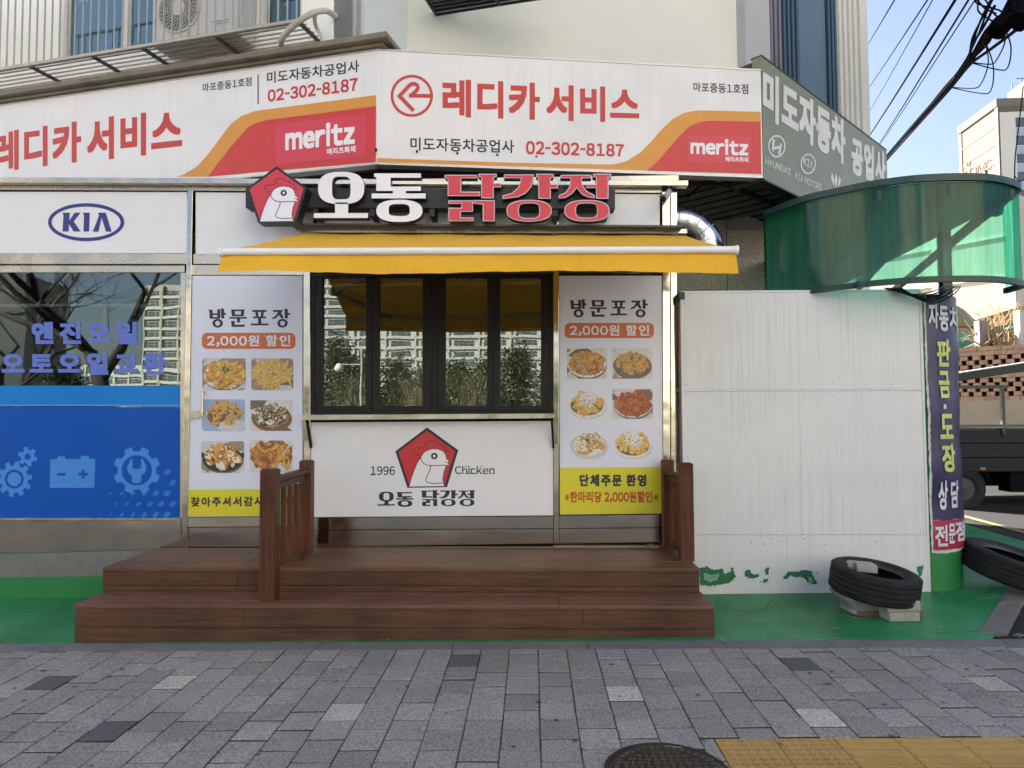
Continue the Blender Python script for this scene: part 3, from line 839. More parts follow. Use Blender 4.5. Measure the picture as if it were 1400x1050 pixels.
# ------------------------------------------------------------------ long banners over the kiosk
def sign_board(name, lab, a, b, z0, z1, n, front, edge, cat='sign'):
    t = thing(name, lab, cat, (a.x, a.y, z0))
    a_, b_ = Vector((a.x, a.y, z0)), Vector((b.x, b.y, z0))
    mb = MB(); mb.obox(a_, b_ - a_, -n * .10, (0, 0, z1 - z0)); mb.build('board', front, t)
    mb = MB(); d = (b_ - a_).normalized()
    mb.obox(a_ + n * .006 + Vector((0, 0, -.02)), b_ - a_, -n * .12, (0, 0, .018))
    mb.obox(a_ + n * .006 + Vector((0, 0, z1 - z0 + .001)), b_ - a_, -n * .12, (0, 0, .015))
    mb.build('edge_trim', edge, t)
    return t
edge_al = M('edge_aluminium', (.45, .45, .45), .4, .6, var=.1)
def layer(t, name, mats, fn, P, k):
    mb = MB(); fn(mb, P.off(k)); return mb.build(name, mats, t)
leftEnd = Vector((Lp.x, Lp.y, 0)) + dl * 2.5
sgl = sign_board('shop_banner', 'white red and orange garage banner slanting away at the left, cut by the photo edge', leftEnd, Vector((Kp.x, Kp.y, 0)), ZB, ZT, SL.n, banner_white, edge_al)
ol = [(240, 241.5), (250, 239), (270, 227), (285, 210), (300, 190), (315, 170), (330, 158.5), (350, 151.5), (514, 130)]
rl = [(284, 241.5), (295, 227), (312, 205), (330, 184), (339, 174), (350, 168), (365, 164), (514, 145)]
bt = [(513.8, 221.5), (350, 235.5)]
layer(sgl, 'wave_band', wave_orange, lambda m, p: ppoly(m, ol + bt + [(284, 241.5)], p), SL, .002)
layer(sgl, 'wave_field', wave_red, lambda m, p: ppoly(m, rl + bt, p), SL, .004)
layer(sgl, 'insurer_patch', pink_red, lambda m, p: ppoly(m, [(376, 170), (500, 156), (500, 214), (376, 225)], p), SL, .006)
def f(m, p):
    text(m, 'meritz', ((390, 174), (485, 164), (485, 197), (390, 206)), p, 0, .05)
    text(m, '메리츠화재', ((447, 203), (486, 199), (486, 208), (447, 212)), p, 0, .03)
layer(sgl, 'insurer_lettering', chalk, f, SL, .008)
def f(m, p):
    text(m, '레디카', ((-8, 182), (111, 165), (111, 221), (-8, 236)), p, 0, .035)
    text(m, '서비스', ((119, 163), (249, 148), (249, 207), (119, 221)), p, 0, .035)
layer(sgl, 'shop_lettering', red_ink, f, SL, .002)
layer(sgl, 'phone_lettering', red_ink, lambda m, p: text(m, '02-302-8187', ((366, 123), (489, 106), (489, 124), (366, 139.5)), p, 0, .03), SL, .002)
layer(sgl, 'branch_lettering', ink, lambda m, p: text(m, '마포중동1호점', ((277, 114.5), (344, 105), (344, 117), (277, 126)), p, 0, .015), SL, .002)
def f(m, p):
    #text(m, '마포중동1호점', ((277, 114.5), (344, 105), (344, 117), (277, 126)), p, 0, .015)
    text(m, '미도자동차공업사', ((365, 98.5), (491, 82), (491, 98.5), (365, 114.5)), p, 0, .018)
    ppoly(m, [(352, 102), (353.6, 101.8), (353.6, 142), (352, 142.2)], p)
layer(sgl, 'dark_lettering', ink, f, SL, .002)

sgr = sign_board('shop_banner', 'white red and orange garage banner facing the street with a round logo', Vector((Kp.x, Kp.y, 0)), Vector((Rp.x, Rp.y, 0)), ZB, ZT, SR.n, banner_white, edge_al)
ot = [(515.5, 216), (700, 222.5), (837, 225), (855, 221), (875, 209), (890, 194), (905, 176.5), (920, 162.5), (935, 154.5), (950, 151.3), (960, 150.8), (1040, 153)]
ob = [(1041, 237.8), (885, 233), (515.5, 221.7)]
layer(sgr, 'wave_band', wave_orange, lambda m, p: ppoly(m, ot + ob, p), SR, .002)
layer(sgr, 'wave_field', wave_red, lambda m, p: ppoly(m, [(885, 233), (900, 219.5), (915, 202), (930, 185), (943, 172.5), (957, 166.8), (970, 165), (1040, 166.3), (1041, 237.8)], p), SR, .004)
layer(sgr, 'insurer_patch', pink_red, lambda m, p: ppoly(m, [(940, 184.5), (1027, 187), (1027, 224), (940, 221.5)], p), SR, .006)
def f(m, p):
    text(m, 'meritz', ((944, 189), (1023, 191), (1023, 213), (944, 210.5)), p, 0, .045)
    text(m, '메리츠화재', ((992, 214), (1023, 215), (1023, 222), (992, 221)), p, 0, .03)
layer(sgr, 'insurer_lettering', chalk, f, SR, .008)
def f(m, p):
    text(m, '레디카', ((605, 107.5), (738, 113.5), (738, 164), (605, 159.5)), p, 0, .035)
    text(m, '서비스', ((747, 115.5), (874, 120), (874, 168), (747, 164.5)), p, 0, .035)
    ppoly(m, [ell(563, 131, 29, 28.8, 40), ell(563, 131, 25.2, 25, 40)], p)
    H = lambda l: [(563 + (x - 852) / 4, 131.2 + (y - 525) / 4) for x, y in l]
    ppoly(m, stroke(H([(862, 606), (779, 520)]), 5.3), p); ppoly(m, stroke(H([(780, 530), (838, 468), (852, 459), (868, 458), (881, 466), (886, 479), (880, 494), (846, 524)]), 5.3), p.off(.0003)); ppoly(m, stroke(H([(836, 523), (962, 525)]), 5.3), p.off(.0006))
layer(sgr, 'shop_lettering', red_ink, f, SR, .002)
layer(sgr, 'phone_lettering', red_ink, lambda m, p: text(m, '02-302-8187', ((719, 192.5), (853, 197), (853, 214.5), (719, 211)), p, 0, .03), SR, .002)
layer(sgr, 'branch_lettering', ink, lambda m, p: text(m, '마포중동1호점', ((948, 112.5), (1023, 115), (1023, 128.5), (948, 125.5)), p, 0, .015), SR, .002)
def f(m, p):
    #text(m, '마포중동1호점', ((948, 112.5), (1023, 115), (1023, 128.5), (948, 125.5)), p, 0, .015)
    text(m, '미도자동차공업사', ((561, 187.5), (703, 191.5), (703, 209.5), (561, 205.5)), p, 0, .018)
layer(sgr, 'dark_lettering', ink, f, SR, .002)

olive = M('olive_film', (.205, .215, .13), .4, var=.06, vs=2, streak=.15, grime=.15)
sgg = sign_board('garage_sign', 'olive green garage sign with white lettering and car maker emblems going round the corner', Vector((Rp.x, Rp.y, 0)) + dg_ * .02, Vector((Gp.x, Gp.y, 0)), ZB - .02, ZGT, SG.n, olive, M('dark_green_edge', (.012, .04, .025), .5))
mb = MB()
q = Vector((Rp.x, Rp.y, ZB)); mb.obox(q - SR.n * .13 + SG.n * .004, dg_ * .13, (SG.n * -.3), (0, 0, ZGT - ZB)); mb.build('end_cap', MATS['dark_green_edge'], sgg)
def f(m, p):
    text(m, '미도자동차', ((1043, 92), (1156, 166), (1156, 227), (1043, 158)), p, 0, .05)
    text(m, '공업사', ((1164, 185), (1211, 209), (1211, 256), (1164, 237)), p, 0, .05)
    text(m, 'HYUNDAI', ((1046, 216), (1081, 231), (1081, 240), (1046, 224.5)), p, 0, .02)
    text(m, 'KIA MOTORS', ((1087, 235), (1123, 252), (1123, 262), (1087, 245)), p, 0, .01)
    text(m, 'GM DAEWOO', ((1129, 257.5), (1168, 275), (1168, 283), (1129, 266)), p, 0, .02)
    ppoly(m, [ell(1062, 200, 12, 15.5, 30), ell(1062, 200, 10, 13, 30)], p)
    for l in ([(1056, 190), (1059.5, 190.5), (1057.5, 208), (1055, 205)], [(1067, 195), (1069.5, 197), (1066.5, 212), (1063.5, 210.5)], [(1057.5, 201), (1066.5, 199), (1066, 203), (1057, 205)]): ppoly(m, l, p)
    ppoly(m, [ell(1105, 224, 10.5, 14, 30), ell(1105, 224, 8.8, 12, 30)], p)
    text(m, 'KIΛ', ((1098.5, 214), (1112, 221.5), (1111.5, 232), (1098.5, 225)), p, 0, .02)
    for k, (dx, w) in enumerate(((-5, 4), (0, 4.4), (5, 4))):
        ppoly(m, [(1143 + dx * .4, 258), (1143 + dx - w / 2, 246 + dx * .5), (1143 + dx - .5, 236 + abs(dx) * .4 + dx * .4), (1143 + dx + w / 2, 245 + dx * .5)], p)
    ppoly(m, [ell(1171, 262, 6, 8, 20), ell(1171, 262, 4.4, 6, 20)], p)
layer(sgg, 'lettering', M('aged_white', (.66, .66, .62), .5, var=.06, grime=.1), f, SG, .004)

# ------------------------------------------------------------------ kiosk
def fx(px, py=500): return FAC.pt(px, py).x
def fz(py, px=600): return FAC.pt(px, py).z
FLOOR = fz(748, 560)
kio = thing('snack_kiosk', 'stainless steel framed snack kiosk under the garage banners', 'kiosk', (fx(600), .9, FLOOR))
P5 = FAC.off(.05); P3 = FAC.off(.03); P2 = FAC.off(.02); P1 = FAC.off(.01)
ZK = yp(-.06).pt(600, 245).z
xr = fx(927); xl = fx(-60)
def post(x0, x1, y0, y1, P, th=.06): return ([(x0[0], y0), (x0[1], y0), (x1[1], y1), (x1[0], y1)], P, th)
pieces('post', ss, kio, [post((256.5, 263.5), (247.5, 255.5), 259, 752, P3), post((415, 424), (415, 424), 317, 748, P3), post((756.5, 764), (757, 764), 300, 743, P3),
    post((905.5, 916), (907, 917), 262, 742, P3), post((917, 925.5), (917.5, 925.5), 262, 742, P1), post((428, 434), (428, 434), 290, 316, P2)], .003)
pieces('header_rail', ss2, kio, [([(-60, y0 - 1), (x1, y0 + 3.5), (x1, y1 + 3.5), (-60, y1 - 1)], P, .1) for y0, y1, P, x1 in ((243.0, 250.2, FAC.off(.12), 941), (254.5, 260, P3, 905))] + [
    ([(-60, 346), (255.5, 346.4), (255.5, 361), (-60, 361)], P2, .05), ([(264, 347), (415, 347.5), (415, 361), (264, 361)], P2, .05),
    ([(-60, 362.5), (252, 362.8), (252, 372.5), (-60, 372.5)], FAC.off(-.01), .05), ([(262, 362), (415, 362.3), (415, 376), (262, 376)], FAC.off(.005), .05)], .003)
pieces('kick_plate', ss, kio, [([(-60, 711.5), (247, 711.5), (248, 750.5), (-60, 758.5)], P2, .05), ([(256, 721.5), (415, 720), (415, 749.6), (254.5, 752.6)], FAC.off(.005), .04),
    ([(424.5, 708), (756.5, 706), (756.5, 722.4), (424.5, 724.5)], P1, .03), ([(424.5, 725.3), (756.5, 723.2), (756.5, 743), (424.5, 748)], P1, .03),
    ([(764.5, 705), (906, 703.5), (906, 721), (764.5, 722.2)], P1, .03), ([(764.5, 723), (906, 721.8), (906, 741.2), (764.5, 743)], P1, .03)], .002)
pieces('fascia_panel', white_panel, kio, [([(x0, y0), (x1, y0 + .6), (x1, y1), (x0, y1)], FAC.off(.012), .03) for x0, x1, y0, y1 in ((-60, 256, 262, 346), (267.5, 428, 263, 347), (434.5, 757, 264, 316.5), (764.5, 902, 265, 316.5))])
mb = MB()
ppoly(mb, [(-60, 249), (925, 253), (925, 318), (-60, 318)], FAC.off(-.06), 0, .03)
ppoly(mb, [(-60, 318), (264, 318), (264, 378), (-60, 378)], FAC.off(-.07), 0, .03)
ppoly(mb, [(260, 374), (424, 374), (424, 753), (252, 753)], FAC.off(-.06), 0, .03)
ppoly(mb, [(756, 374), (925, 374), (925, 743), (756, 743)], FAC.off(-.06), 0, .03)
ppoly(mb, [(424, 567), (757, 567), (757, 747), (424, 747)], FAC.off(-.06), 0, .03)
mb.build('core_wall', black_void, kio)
mb = MB()    # flank, roof, rear, floor and the ceiling inside
mb.box(xr - .05, xr, .06, 2.0, -.2, ZK - .04)
mb.build('side_wall', ss2, kio)
mb = MB(); mb.box(xl, xr + .03, -.02, 2.05, ZK - .03, ZK + .02); mb.build('roof', ss2, kio)
pine = wood('pine_boards', (.80, .52, .24), (.62, .34, .12), 'x', .6, .6)
knot = M('pine_knot', (.05, .02, .01), .7)
mb = MB(); x0, x1 = fx(425), fx(757)
for i in range(12): mb.box(x0 - 1.2, x1 + 1, .13 + i * .165, .13 + i * .165 + .158, 3.0, 3.02)
rk = random.Random(4); 
for i in range(26):
    y = .15 + rk.random() * 1.9; x = x0 + rk.random() * (x1 - x0); r = rk.uniform(.012, .03)
    mb.add([(x + r * 1.5 * math.cos(t), y + r * math.sin(t), 2.998) for t in [k * .785 for k in range(8)]], [tuple(range(8))[::-1]], 1)
mb.build('ceiling', [pine, knot], kio)
mb = MB(); mb.box(x0 - 1.2, x1 + 1, 2.0, 2.04, FLOOR, 3.0); mb.box(x0 - 1.24, x0 - 1.2, .1, 2.0, FLOOR, 3.0); mb.box(x1 + .9, x1 + .94, .1, 2.0, FLOOR, 3.0)
mb.box(x0 - 1.2, x1 + 1, .1, 2.0, FLOOR - .03, FLOOR)
mb.build('inner_wall', M('inner_wall', (.60, .48, .34), .8), kio)
mb = MB(); mb.box(x0 - 1.2, x1 + 1, 1.3, 1.36, 2.72, 2.9); mb.build('ceiling_beam', M('beam_brown', (.10, .05, .02), .7), kio)
# left part of the kiosk: garage room behind the big window
mb = MB(); gx0, gx1 = fx(-60), fx(252)
mb.box(gx0, gx1, 3.0, 3.04, .3, 3.3); mb.box(gx0, gx1, .12, 3, 3.25, 3.28); mb.box(gx1, gx1 + .03, .1, 3, .3, 3.3); mb.box(gx0, gx1, .1, 3, .28, .3)
mb.box(gx0 - .03, gx0, .1, 3.04, .3, 3.3); mb.build('garage_wall', M('garage_dim', (.08, .085, .085), .9, var=.2), kio)
mb = MB()
for i in range(5): mb.box(gx0, gx1 - .05, .5 + i * .45, .53 + i * .45, 3.18, 3.24)
mb.build('ceiling_joist', M('joist_grey', (.16, .165, .16), .7), kio)
# granite plinth under the left part and green painted foot
mb = MB(); x1p = fx(255)
P = FAC.off(.05)
ppoly(mb, [(-60, 759.5), (250, 751.5), (250, 786), (-60, 791)], P, 0, .3)
mb.build('granite_plinth', granite_dark, kio)
mb = MB(); ppoly(mb, [(-60, 791), (250, 786.5), (250, 835), (-60, 835)], FAC.off(.065), 0, .3); mb.build('painted_foot', green_wall, kio)

# emblem panel lettering on the left fascia
def f(m, p):
    K = lambda l: zo(l, 0, 230, 4)
    ppoly(m, [K(ell(471, 295, 209, 104, 56)), K(ell(471, 295, 188, 85, 56))], p)
    ppoly(m, K([(341, 243), (382, 243), (379, 286), (408, 243), (441, 243), (403, 291), (441, 346), (402, 346), (377, 304), (375, 346), (342, 346), (347, 258)]), p)
    ppoly(m, K([(453, 243), (491, 243), (487, 346), (456, 346), (459, 258)]), p)
    ppoly(m, K([(535, 243), (578, 243), (611, 347), (579, 347), (556, 272), (538, 347), (507, 347), (541, 258)]), p)
mb = MB(); f(mb, FAC.off(.0145)); mb.build('maker_emblem', navy_ink, kio)

# ---- big garage window
gw = thing('garage_window', 'large garage window with blue vinyl film and tool icons, left of the kiosk door', 'window', (fx(120), 0, fz(700)))
mb = MB()
ppoly(mb, [(247, 373), (254, 373), (249, 711), (246, 711)], P1, 0, .06); ppoly(mb, [(-60, 708.2), (247, 708.2), (247, 711.2), (-60, 711.2)], P3, 0, .05)
ppoly(mb, [(141, 373), (143.5, 373), (143.5, 460), (141, 460)], FAC.off(-.05), 0, .03)
mb.build('frame', ss2, gw)
gl_left = glass('garage_glass', (.55, .6, .58), .125, bump=.08)
GP = FAC.off(-.02)
mb = MB(); ppoly(mb, [(-60, 372), (247, 372), (246.5, 710), (-60, 710)], GP, 0, .006); mb.build('pane', gl_left, gw)
mb = MB()
p, q = yp(.25).pt(-40, 417.5), yp(.25).pt(238, 417.5); mb.bar(p, q, .02, .03)
p, q = yp(.2).pt(-40, 374), yp(.2).pt(234, 375); mb.bar(p, q, .02, .012)
mb.build('inner_rail', M('rail_white', (.75, .78, .74), .4), gw)
mb = MB(); p, q = yp(.6).pt(181, 421), yp(.6).pt(241, 418); mb.tube([p, q], .014, 10)
p, q = yp(.6).pt(190, 418), yp(.6).pt(234, 424); mb.tube([p, q], .014, 10)
mb.build('lamp_tube', M('tube_white', (.8, .9, .88), .3), gw, smooth=50)
blue_d = M('blue_film', (.008, .085, .42), .22, spec=.15, var=.06, vs=1.2)
blue_l = M('blue_film_light', (.015, .20, .60), .22, spec=.15, var=.06, vs=1.2)
blue_i = M('blue_icon', (.045, .23, .66), .25, var=.03)
blue_t = M('blue_dot', (.03, .16, .52), .25, var=.03)
FP = GP.off(.002)
mb = MB(); ppoly(mb, [(-60, 527.2), (247, 527.2), (246.4, 556), (-60, 554)], FP, 1); ppoly(mb, [(-60, 555), (246.3, 557), (245.5, 709), (-60, 709)], FP, 0)
mb.build('vinyl_film', [blue_d, blue_l], gw)
mb = MB(); prect(mb, -60, 553.6, 246.3, 554.4, FP.off(.001)); mb.build('film_seam', M('seam_pale', (.2, .42, .7), .4), gw)
def Zb(l): return zo(l, 0, 470, 4)
def gear(cx, cy, ro, ri, n, hole, tw=.5):
    o = []
    for i in range(n):
        for k, r in ((-.30, ri), (-.20, ro), (.20, ro), (.30, ri)):
            t = 2 * math.pi * (i + k) / n + tw; o.append((cx + r * math.cos(t), cy + r * math.sin(t)))
    return [o, ell(cx, cy, hole, hole, 30)]
mb = MB(); IP = FP.off(.002)
g = gear(78, 740, 98, 75, 10, 52); ppoly(mb, [Zb(l) for l in g], IP); ppoly(mb, Zb(ell(78, 740, 38, 38, 30)), IP)
g = gear(151, 617, 54, 38, 6, 17, .3); ppoly(mb, [Zb(l) for l in g], IP)
ppoly(mb, [Zb([(275, 632), (313, 630), (316, 616), (354, 616), (358, 630), (440, 630), (443, 614), (486, 612), (489, 628), (521, 628), (516, 788), (272, 788)]),
           Zb([(311, 707), (359, 707), (359, 721), (311, 721)]), Zb([(428, 706), (447, 706), (447, 688), (462, 688), (462, 706), (480, 706), (480, 720), (462, 720), (462, 737), (447, 737), (447, 720), (428, 720)])], IP)
g = gear(748, 692, 130, 106, 8, 83, .39); ppoly(mb, [Zb(l) for l in g], IP)
ppoly(mb, Zb([(716, 632), (724, 628), (724, 678), (736, 684), (762, 684), (772, 678), (772, 628), (782, 634), (800, 668), (796, 700), (772, 722), (770, 756), (748, 764), (722, 756), (720, 722), (700, 704), (694, 676)]), IP)
mb.build('tool_icons', blue_i, gw)
mb = MB(); rk = random.Random(2)
for iy in range(5):
    for ix in range(9):
        x, y = 560 + ix * 62 + (iy % 2) * 30 - 18, 702 + iy * 58
        r = 6 + 2.2 * ix
        if x > 960 or ix + iy < 5 - (iy > 1) * 2 or (abs(x - 748) < 140 and y < 800): continue
        ppoly(mb, Zb([(x + r * c, y + r * .82 * s_ - c * 6) for c, s_ in [(math.cos(k * .4488), math.sin(k * .4488)) for k in range(14)]]), FP.off(.0012))
mb.build('dot_pattern', blue_t, gw)
mb = MB(); text(mb, '엔진오일', (43, 440, 188, 470.5), FP, 0, .045, 1.15); text(mb, '오토오일교환', (2, 482, 228, 512.5), FP, 0, .045, 1.15)
mb.build('window_lettering', M('periwinkle', (.10, .16, .56), .4, var=.05), gw)

# ---- printed menu panels -----------------------------------------------------------
FOODC = [(.62, .60, .58), (.30, .24, .19), (.035, .033, .032), (.70, .68, .64), (.55, .27, .05), (.62, .36, .08), (.42, .17, .04), (.24, .09, .03), (.36, .07, .025),
         (.75, .70, .58), (.10, .16, .04), (.30, .42, .62), (.16, .13, .10), (.70, .50, .14), (.45, .33, .14), (.55, .55, .57)]
FM = [M('print_%s' % n_, c, .4, var=.12, vs=30, fine=.12) for n_, c in zip(('cloth', 'board', 'pan', 'plate', 'golden', 'fry', 'crust', 'brown', 'sauce', 'cream', 'herb', 'sky', 'shade', 'yellow', 'olive', 'grey'), FOODC)]
def blob(rk, cx, cy, r, asp=1.0, rot=0.0, n=8, jag=.22):
    o = []
    for i in range(n):
        t = 2 * math.pi * i / n; rr = r * rk.uniform(1 - jag, 1 + jag); x, y = rr * math.cos(t) * asp, rr * math.sin(t)
        o.append((cx + x * math.cos(rot) - y * math.sin(rot), cy + x * math.sin(rot) + y * math.cos(rot)))
    return o
def clip_in(l, x0, y0, x1, y1): return [(min(max(x, x0), x1), min(max(y, y0), y1)) for x, y in l]
def photo(parent, P, x0, y0, x1, y1, sd, bgm, plate, tones, asp=1.0, hero=None, heap=.75, card=True, n=70, size=.07):
    """one printed food picture: table, dish, and a heap of pieces with light and dark sides, all flat ink"""
    rk = random.Random(sd); mb = MB(); w, h = x1 - x0, y1 - y0; lv = [0]
    def lay(l, mi):
        lv[0] += 1; ppoly(mb, clip_in(l, x0 + .3, y0 + .3, x1 - .3, y1 - .3), P.off(.0004 + lv[0] * .00002), mi)
    if card:
        ppoly(mb, rrect(x0, y0, x1, y1, 5), P.off(.0004), bgm)
        for i in range(7):
            q = rk.random(); lay(blob(rk, x0 + w * rk.random(), y0 + h * (q * .3 if i % 2 else 1 - q * .25), w * .14, 2.2, rk.uniform(-.5, .5), 6), rk.choice((0, 15, 1, 12)) if bgm != 11 else rk.choice((11, 15)))
    cx, cy = (x0 + x1) / 2, y0 + h * .56
    if plate is not None:
        rim, inner = plate
        lay(ell(cx + 1, cy + 2.2, w * .47, h * .40, 30), 12 if card else 15)
        lay(ell(cx, cy, w * .47, h * .40, 30), rim); lay(ell(cx, cy - .4, w * .41, h * .33, 30), inner)
    n = int(n * 1.7); size *= .78
    for i in range(n):
        t = 1 - i / n; rr = math.sqrt(rk.random()) * heap; a = rk.random() * 6.283
        x, y = cx + w * .48 * rr * math.cos(a), cy - h * .08 + h * .42 * rr * math.sin(a)
        r = w * size * rk.uniform(.7, 1.25); rot = rk.uniform(0, 3.14)
        lay(blob(rk, x + .35, y + .55, r * 1.05, asp, rot), rk.choice((7, 6, tones[0])) if tones[0] not in (9, 13) else rk.choice((14, 4)))
        lay(blob(rk, x, y, r, asp, rot), rk.choice(tones))
        lay(blob(rk, x - r * .2, y - r * .3, r * .5, asp, rot, 6), rk.choice(tones[1:]) if len(tones) > 1 else tones[0])
    if hero == 'onion':
        for i in range(60):
            a = rk.random() * 6.283; rr = rk.random(); x, y = cx + 1 + w * .20 * rr * math.cos(a), cy - h * .22 + h * .26 * rr * math.sin(a)
            lay(blob(rk, x, y, w * .03, 2.4, rk.uniform(0, 3.1), 6), rk.choice((3, 3, 0, 9)))
        for i in range(9): lay(blob(rk, cx + rk.gauss(0, w * .06), cy - h * .15 + rk.gauss(0, h * .1), w * .014, 1.6, rk.random() * 3), 10)
    if hero == 'herb':
        for i in range(10): lay(blob(rk, cx + w * .02 + rk.gauss(0, w * .05), cy - h * .2 + rk.gauss(0, h * .05), w * .02, 1.8, rk.random() * 3), 10)
    if hero == 'handles':
        for sx in (-1, 1): lay(ell(cx + sx * w * .47, cy - h * .12, w * .06, h * .09, 12), 2)
    mb.build('menu_photo', FM, parent)
sunny = M('yellow_print', (.66, .60, .025), .4, var=.03)
orange_pill = M('orange_pill', (.56, .14, .05), .4, var=.03)
red_print = M('red_print', (.50, .06, .015), .4)
panel_w = M('menu_panel_white', (.67, .70, .80), .36, var=.02, vs=1.5, bump=.10, bs=2.2)
def visit(m, p, dx, dy, k, ox, oy):
    T = lambda l: [(ox + (x - 205) * k, oy + (y - 360) * k) for x, y in l]
    G = [[(205, 368), (238, 372), (238, 398), (275, 398), (275, 365), (300, 368), (300, 442), (215, 442), (212, 385)]]
    ppoly(m, [T(G[0]), T([(240, 412), (275, 412), (275, 428), (240, 428)])], p)
    ppoly(m, T([(304, 358), (330, 363), (330, 392), (345, 398), (345, 410), (330, 410), (330, 440), (307, 440)]), p)
    for c in (278, 795): ppoly(m, [T(ell(c, 478, 42, 35, 24)), T(ell(c, 478, 19, 19, 20))], p)
    ppoly(m, [T([(385, 368), (492, 368), (487, 422), (392, 422)]), T([(415, 382), (465, 382), (463, 408), (417, 408)])], p)
    ppoly(m, T([(372, 428), (512, 428), (512, 442), (457, 442), (457, 472), (433, 472), (433, 442), (372, 442)]), p)
    ppoly(m, T([(385, 458), (415, 462), (415, 490), (495, 488), (492, 507), (390, 507)]), p)
    ppoly(m, T([(553, 372), (668, 372), (668, 388), (553, 388)]), p)
    ppoly(m, T([(577, 388.2), (601, 388.2), (604, 424), (584, 424)]), p); ppoly(m, T([(624, 388.2), (648, 388.2), (641, 424), (621, 424)]), p)
    ppoly(m, T([(560, 424.2), (665, 424.2), (665, 438), (626, 438), (626, 480), (683, 480), (683, 495), (543, 495), (543, 480), (600, 480), (600, 438), (560, 438)]), p)
    ppoly(m, T([(720, 372), (797, 372), (793, 388), (785, 395), (806, 435), (788, 441), (765, 412), (745, 437), (712, 446), (712, 436), (740, 418), (760, 388), (720, 388)]), p)
    ppoly(m, T([(810, 360), (838, 365), (838, 395), (857, 400), (857, 412), (838, 412), (838, 441), (814, 441)]), p)
# left: door leaf
dr_l = thing('kiosk_door', 'white menu door left of the serving window, thanks line on its yellow foot', 'door', (fx(335), 0, fz(720)))
DP = FAC.off(.018)
mb = MB(); ppoly(mb, [(263, 377), (413.5, 377), (413.5, 705.5), (257, 706.5)], DP, 0, .03); mb.build('leaf', panel_w, dr_l)
mb = MB(); ppoly(mb, [(257, 707.5), (413.5, 706.5), (413.5, 719), (256.5, 720.5)], DP, 0, .03); mb.build('kick_rail', ss2, dr_l)
TP = DP.off(.0012)
mb = MB(); ppoly(mb, [(257.9, 669.5), (413.5, 668.5), (413.5, 705.2), (257.2, 706)], TP); mb.build('yellow_foot', sunny, dr_l)
mb = MB(); visit(mb, TP, 0, 0, 1 / 5.83, 285, 421.7); text(mb, '찾아주셔서감사합니다', ((261, 679.5), (404, 678), (404, 691.5), (261, 693)), TP.off(.001), 0, .035, 1.1); mb.build('lettering', ink, dr_l)
mb = MB(); ppoly(mb, rrect(276, 455, 404, 477, 7), TP); mb.build('price_pill', orange_pill, dr_l)
mb = MB(); text(mb, '2,000원 할인', (283, 458, 397, 474), TP.off(.001), 0, .022, 1.05); mb.build('price_lettering', chalk, dr_l)
photo(dr_l, DP, 276.5, 490, 336, 533.5, 11, 1, (3, 3), (5, 4, 13, 5), 1.9, 'herb', .92, n=50)
photo(dr_l, DP, 343.5, 490, 401, 533.5, 12, 1, None, (13, 5, 13), 5.0, None, 1.0, n=70, size=.035)
photo(dr_l, DP, 276, 546, 335, 589.5, 13, 11, None, (14, 5, 14, 7), 1.25, None, .85, n=26, size=.09)
photo(dr_l, DP, 342, 547, 400, 589.5, 14, 0, (7, 1), (12, 2, 14, 9), 1.1, None, .82, n=60, size=.06)
photo(dr_l, DP, 275, 603, 334, 647, 15, 15, (2, 2), (4, 5, 6, 9), 1.4, 'handles', .8, n=34, size=.08)
photo(dr_l, DP, 341, 602, 400, 646, 16, 0, None, (6, 4, 7, 5), 2.0, None, .95, n=44, size=.085)
mb = MB()
HP = DP.off(.02)
ppoly(mb, [(259, 562), (272, 561.5), (272, 572), (259, 572.5)], HP, 0, .03)
ppoly(mb, [(272, 563.5), (285, 563.5), (283, 570), (272, 570)], DP.off(.012), 0, .015)
p, q = HP.off(.012).pt(276.5, 568), HP.off(.012).pt(277, 536); mb.tube([p, q], .011, 10)
mb.tube([q, q + Vector((.0, .03, .0))], .013, 10)
mb.build('latch', ss2, dr_l, smooth=40)
mb = MB()
for y in (460, 560, 640): mb.tube([FAC.off(.03).pt(411.5, y), FAC.off(.03).pt(411.5, y + 5)], .006, 8)
# right: fixed menu board
mr_ = thing('menu_board', 'white menu board right of the serving window with group order discount lines', 'menu board', (fx(835), 0, fz(702)))
mb = MB(); ppoly(mb, [(764.5, 377), (904.5, 377), (906.5, 702), (765.5, 703.5)], DP, 0, .03); mb.build('board', panel_w, mr_)
mb = MB(); ppoly(mb, [(765.3, 639.5), (906, 638.5), (906.4, 701.8), (765.5, 703.2)], TP); mb.build('yellow_foot', sunny, mr_)
mb = MB(); visit(mb, TP, 0, 0, 1 / 6.1, 779, 409); text(mb, '단체주문 환영', (792.5, 648.5, 883.5, 665), TP.off(.001), 0, .045, 1.08); mb.build('lettering', ink, mr_)
mb = MB(); text(mb, '※한마리당 2,000원할인※', (772, 671.5, 900, 687.5), TP.off(.001), 0, .035); mb.build('red_lettering', red_print, mr_)
mb = MB(); ppoly(mb, rrect(772, 441.5, 894, 462.3, 7), TP); mb.build('price_pill', orange_pill, mr_)
mb = MB(); text(mb, '2,000원 할인', (779, 444, 887.5, 459.5), TP.off(.001), 0, .022, 1.05); mb.build('price_lettering', chalk, mr_)
photo(mr_, DP, 775, 476, 830, 518, 21, 0, (3, 12), (4, 6, 5, 14), 1.1, None, .88, n=60)
photo(mr_, DP, 836.5, 476, 892, 518, 22, 0, (12, 12), (14, 4, 5, 14), 1.1, None, .8, n=60, size=.06)
photo(mr_, DP, 775, 531, 830, 573, 23, 3, (3, 12), (13, 5, 13), 1.1, 'onion', .8, card=False, n=40)
photo(mr_, DP, 837, 531, 893, 573, 24, 0, (15, 12), (8, 6, 8, 8), 1.1, None, .88, n=70)
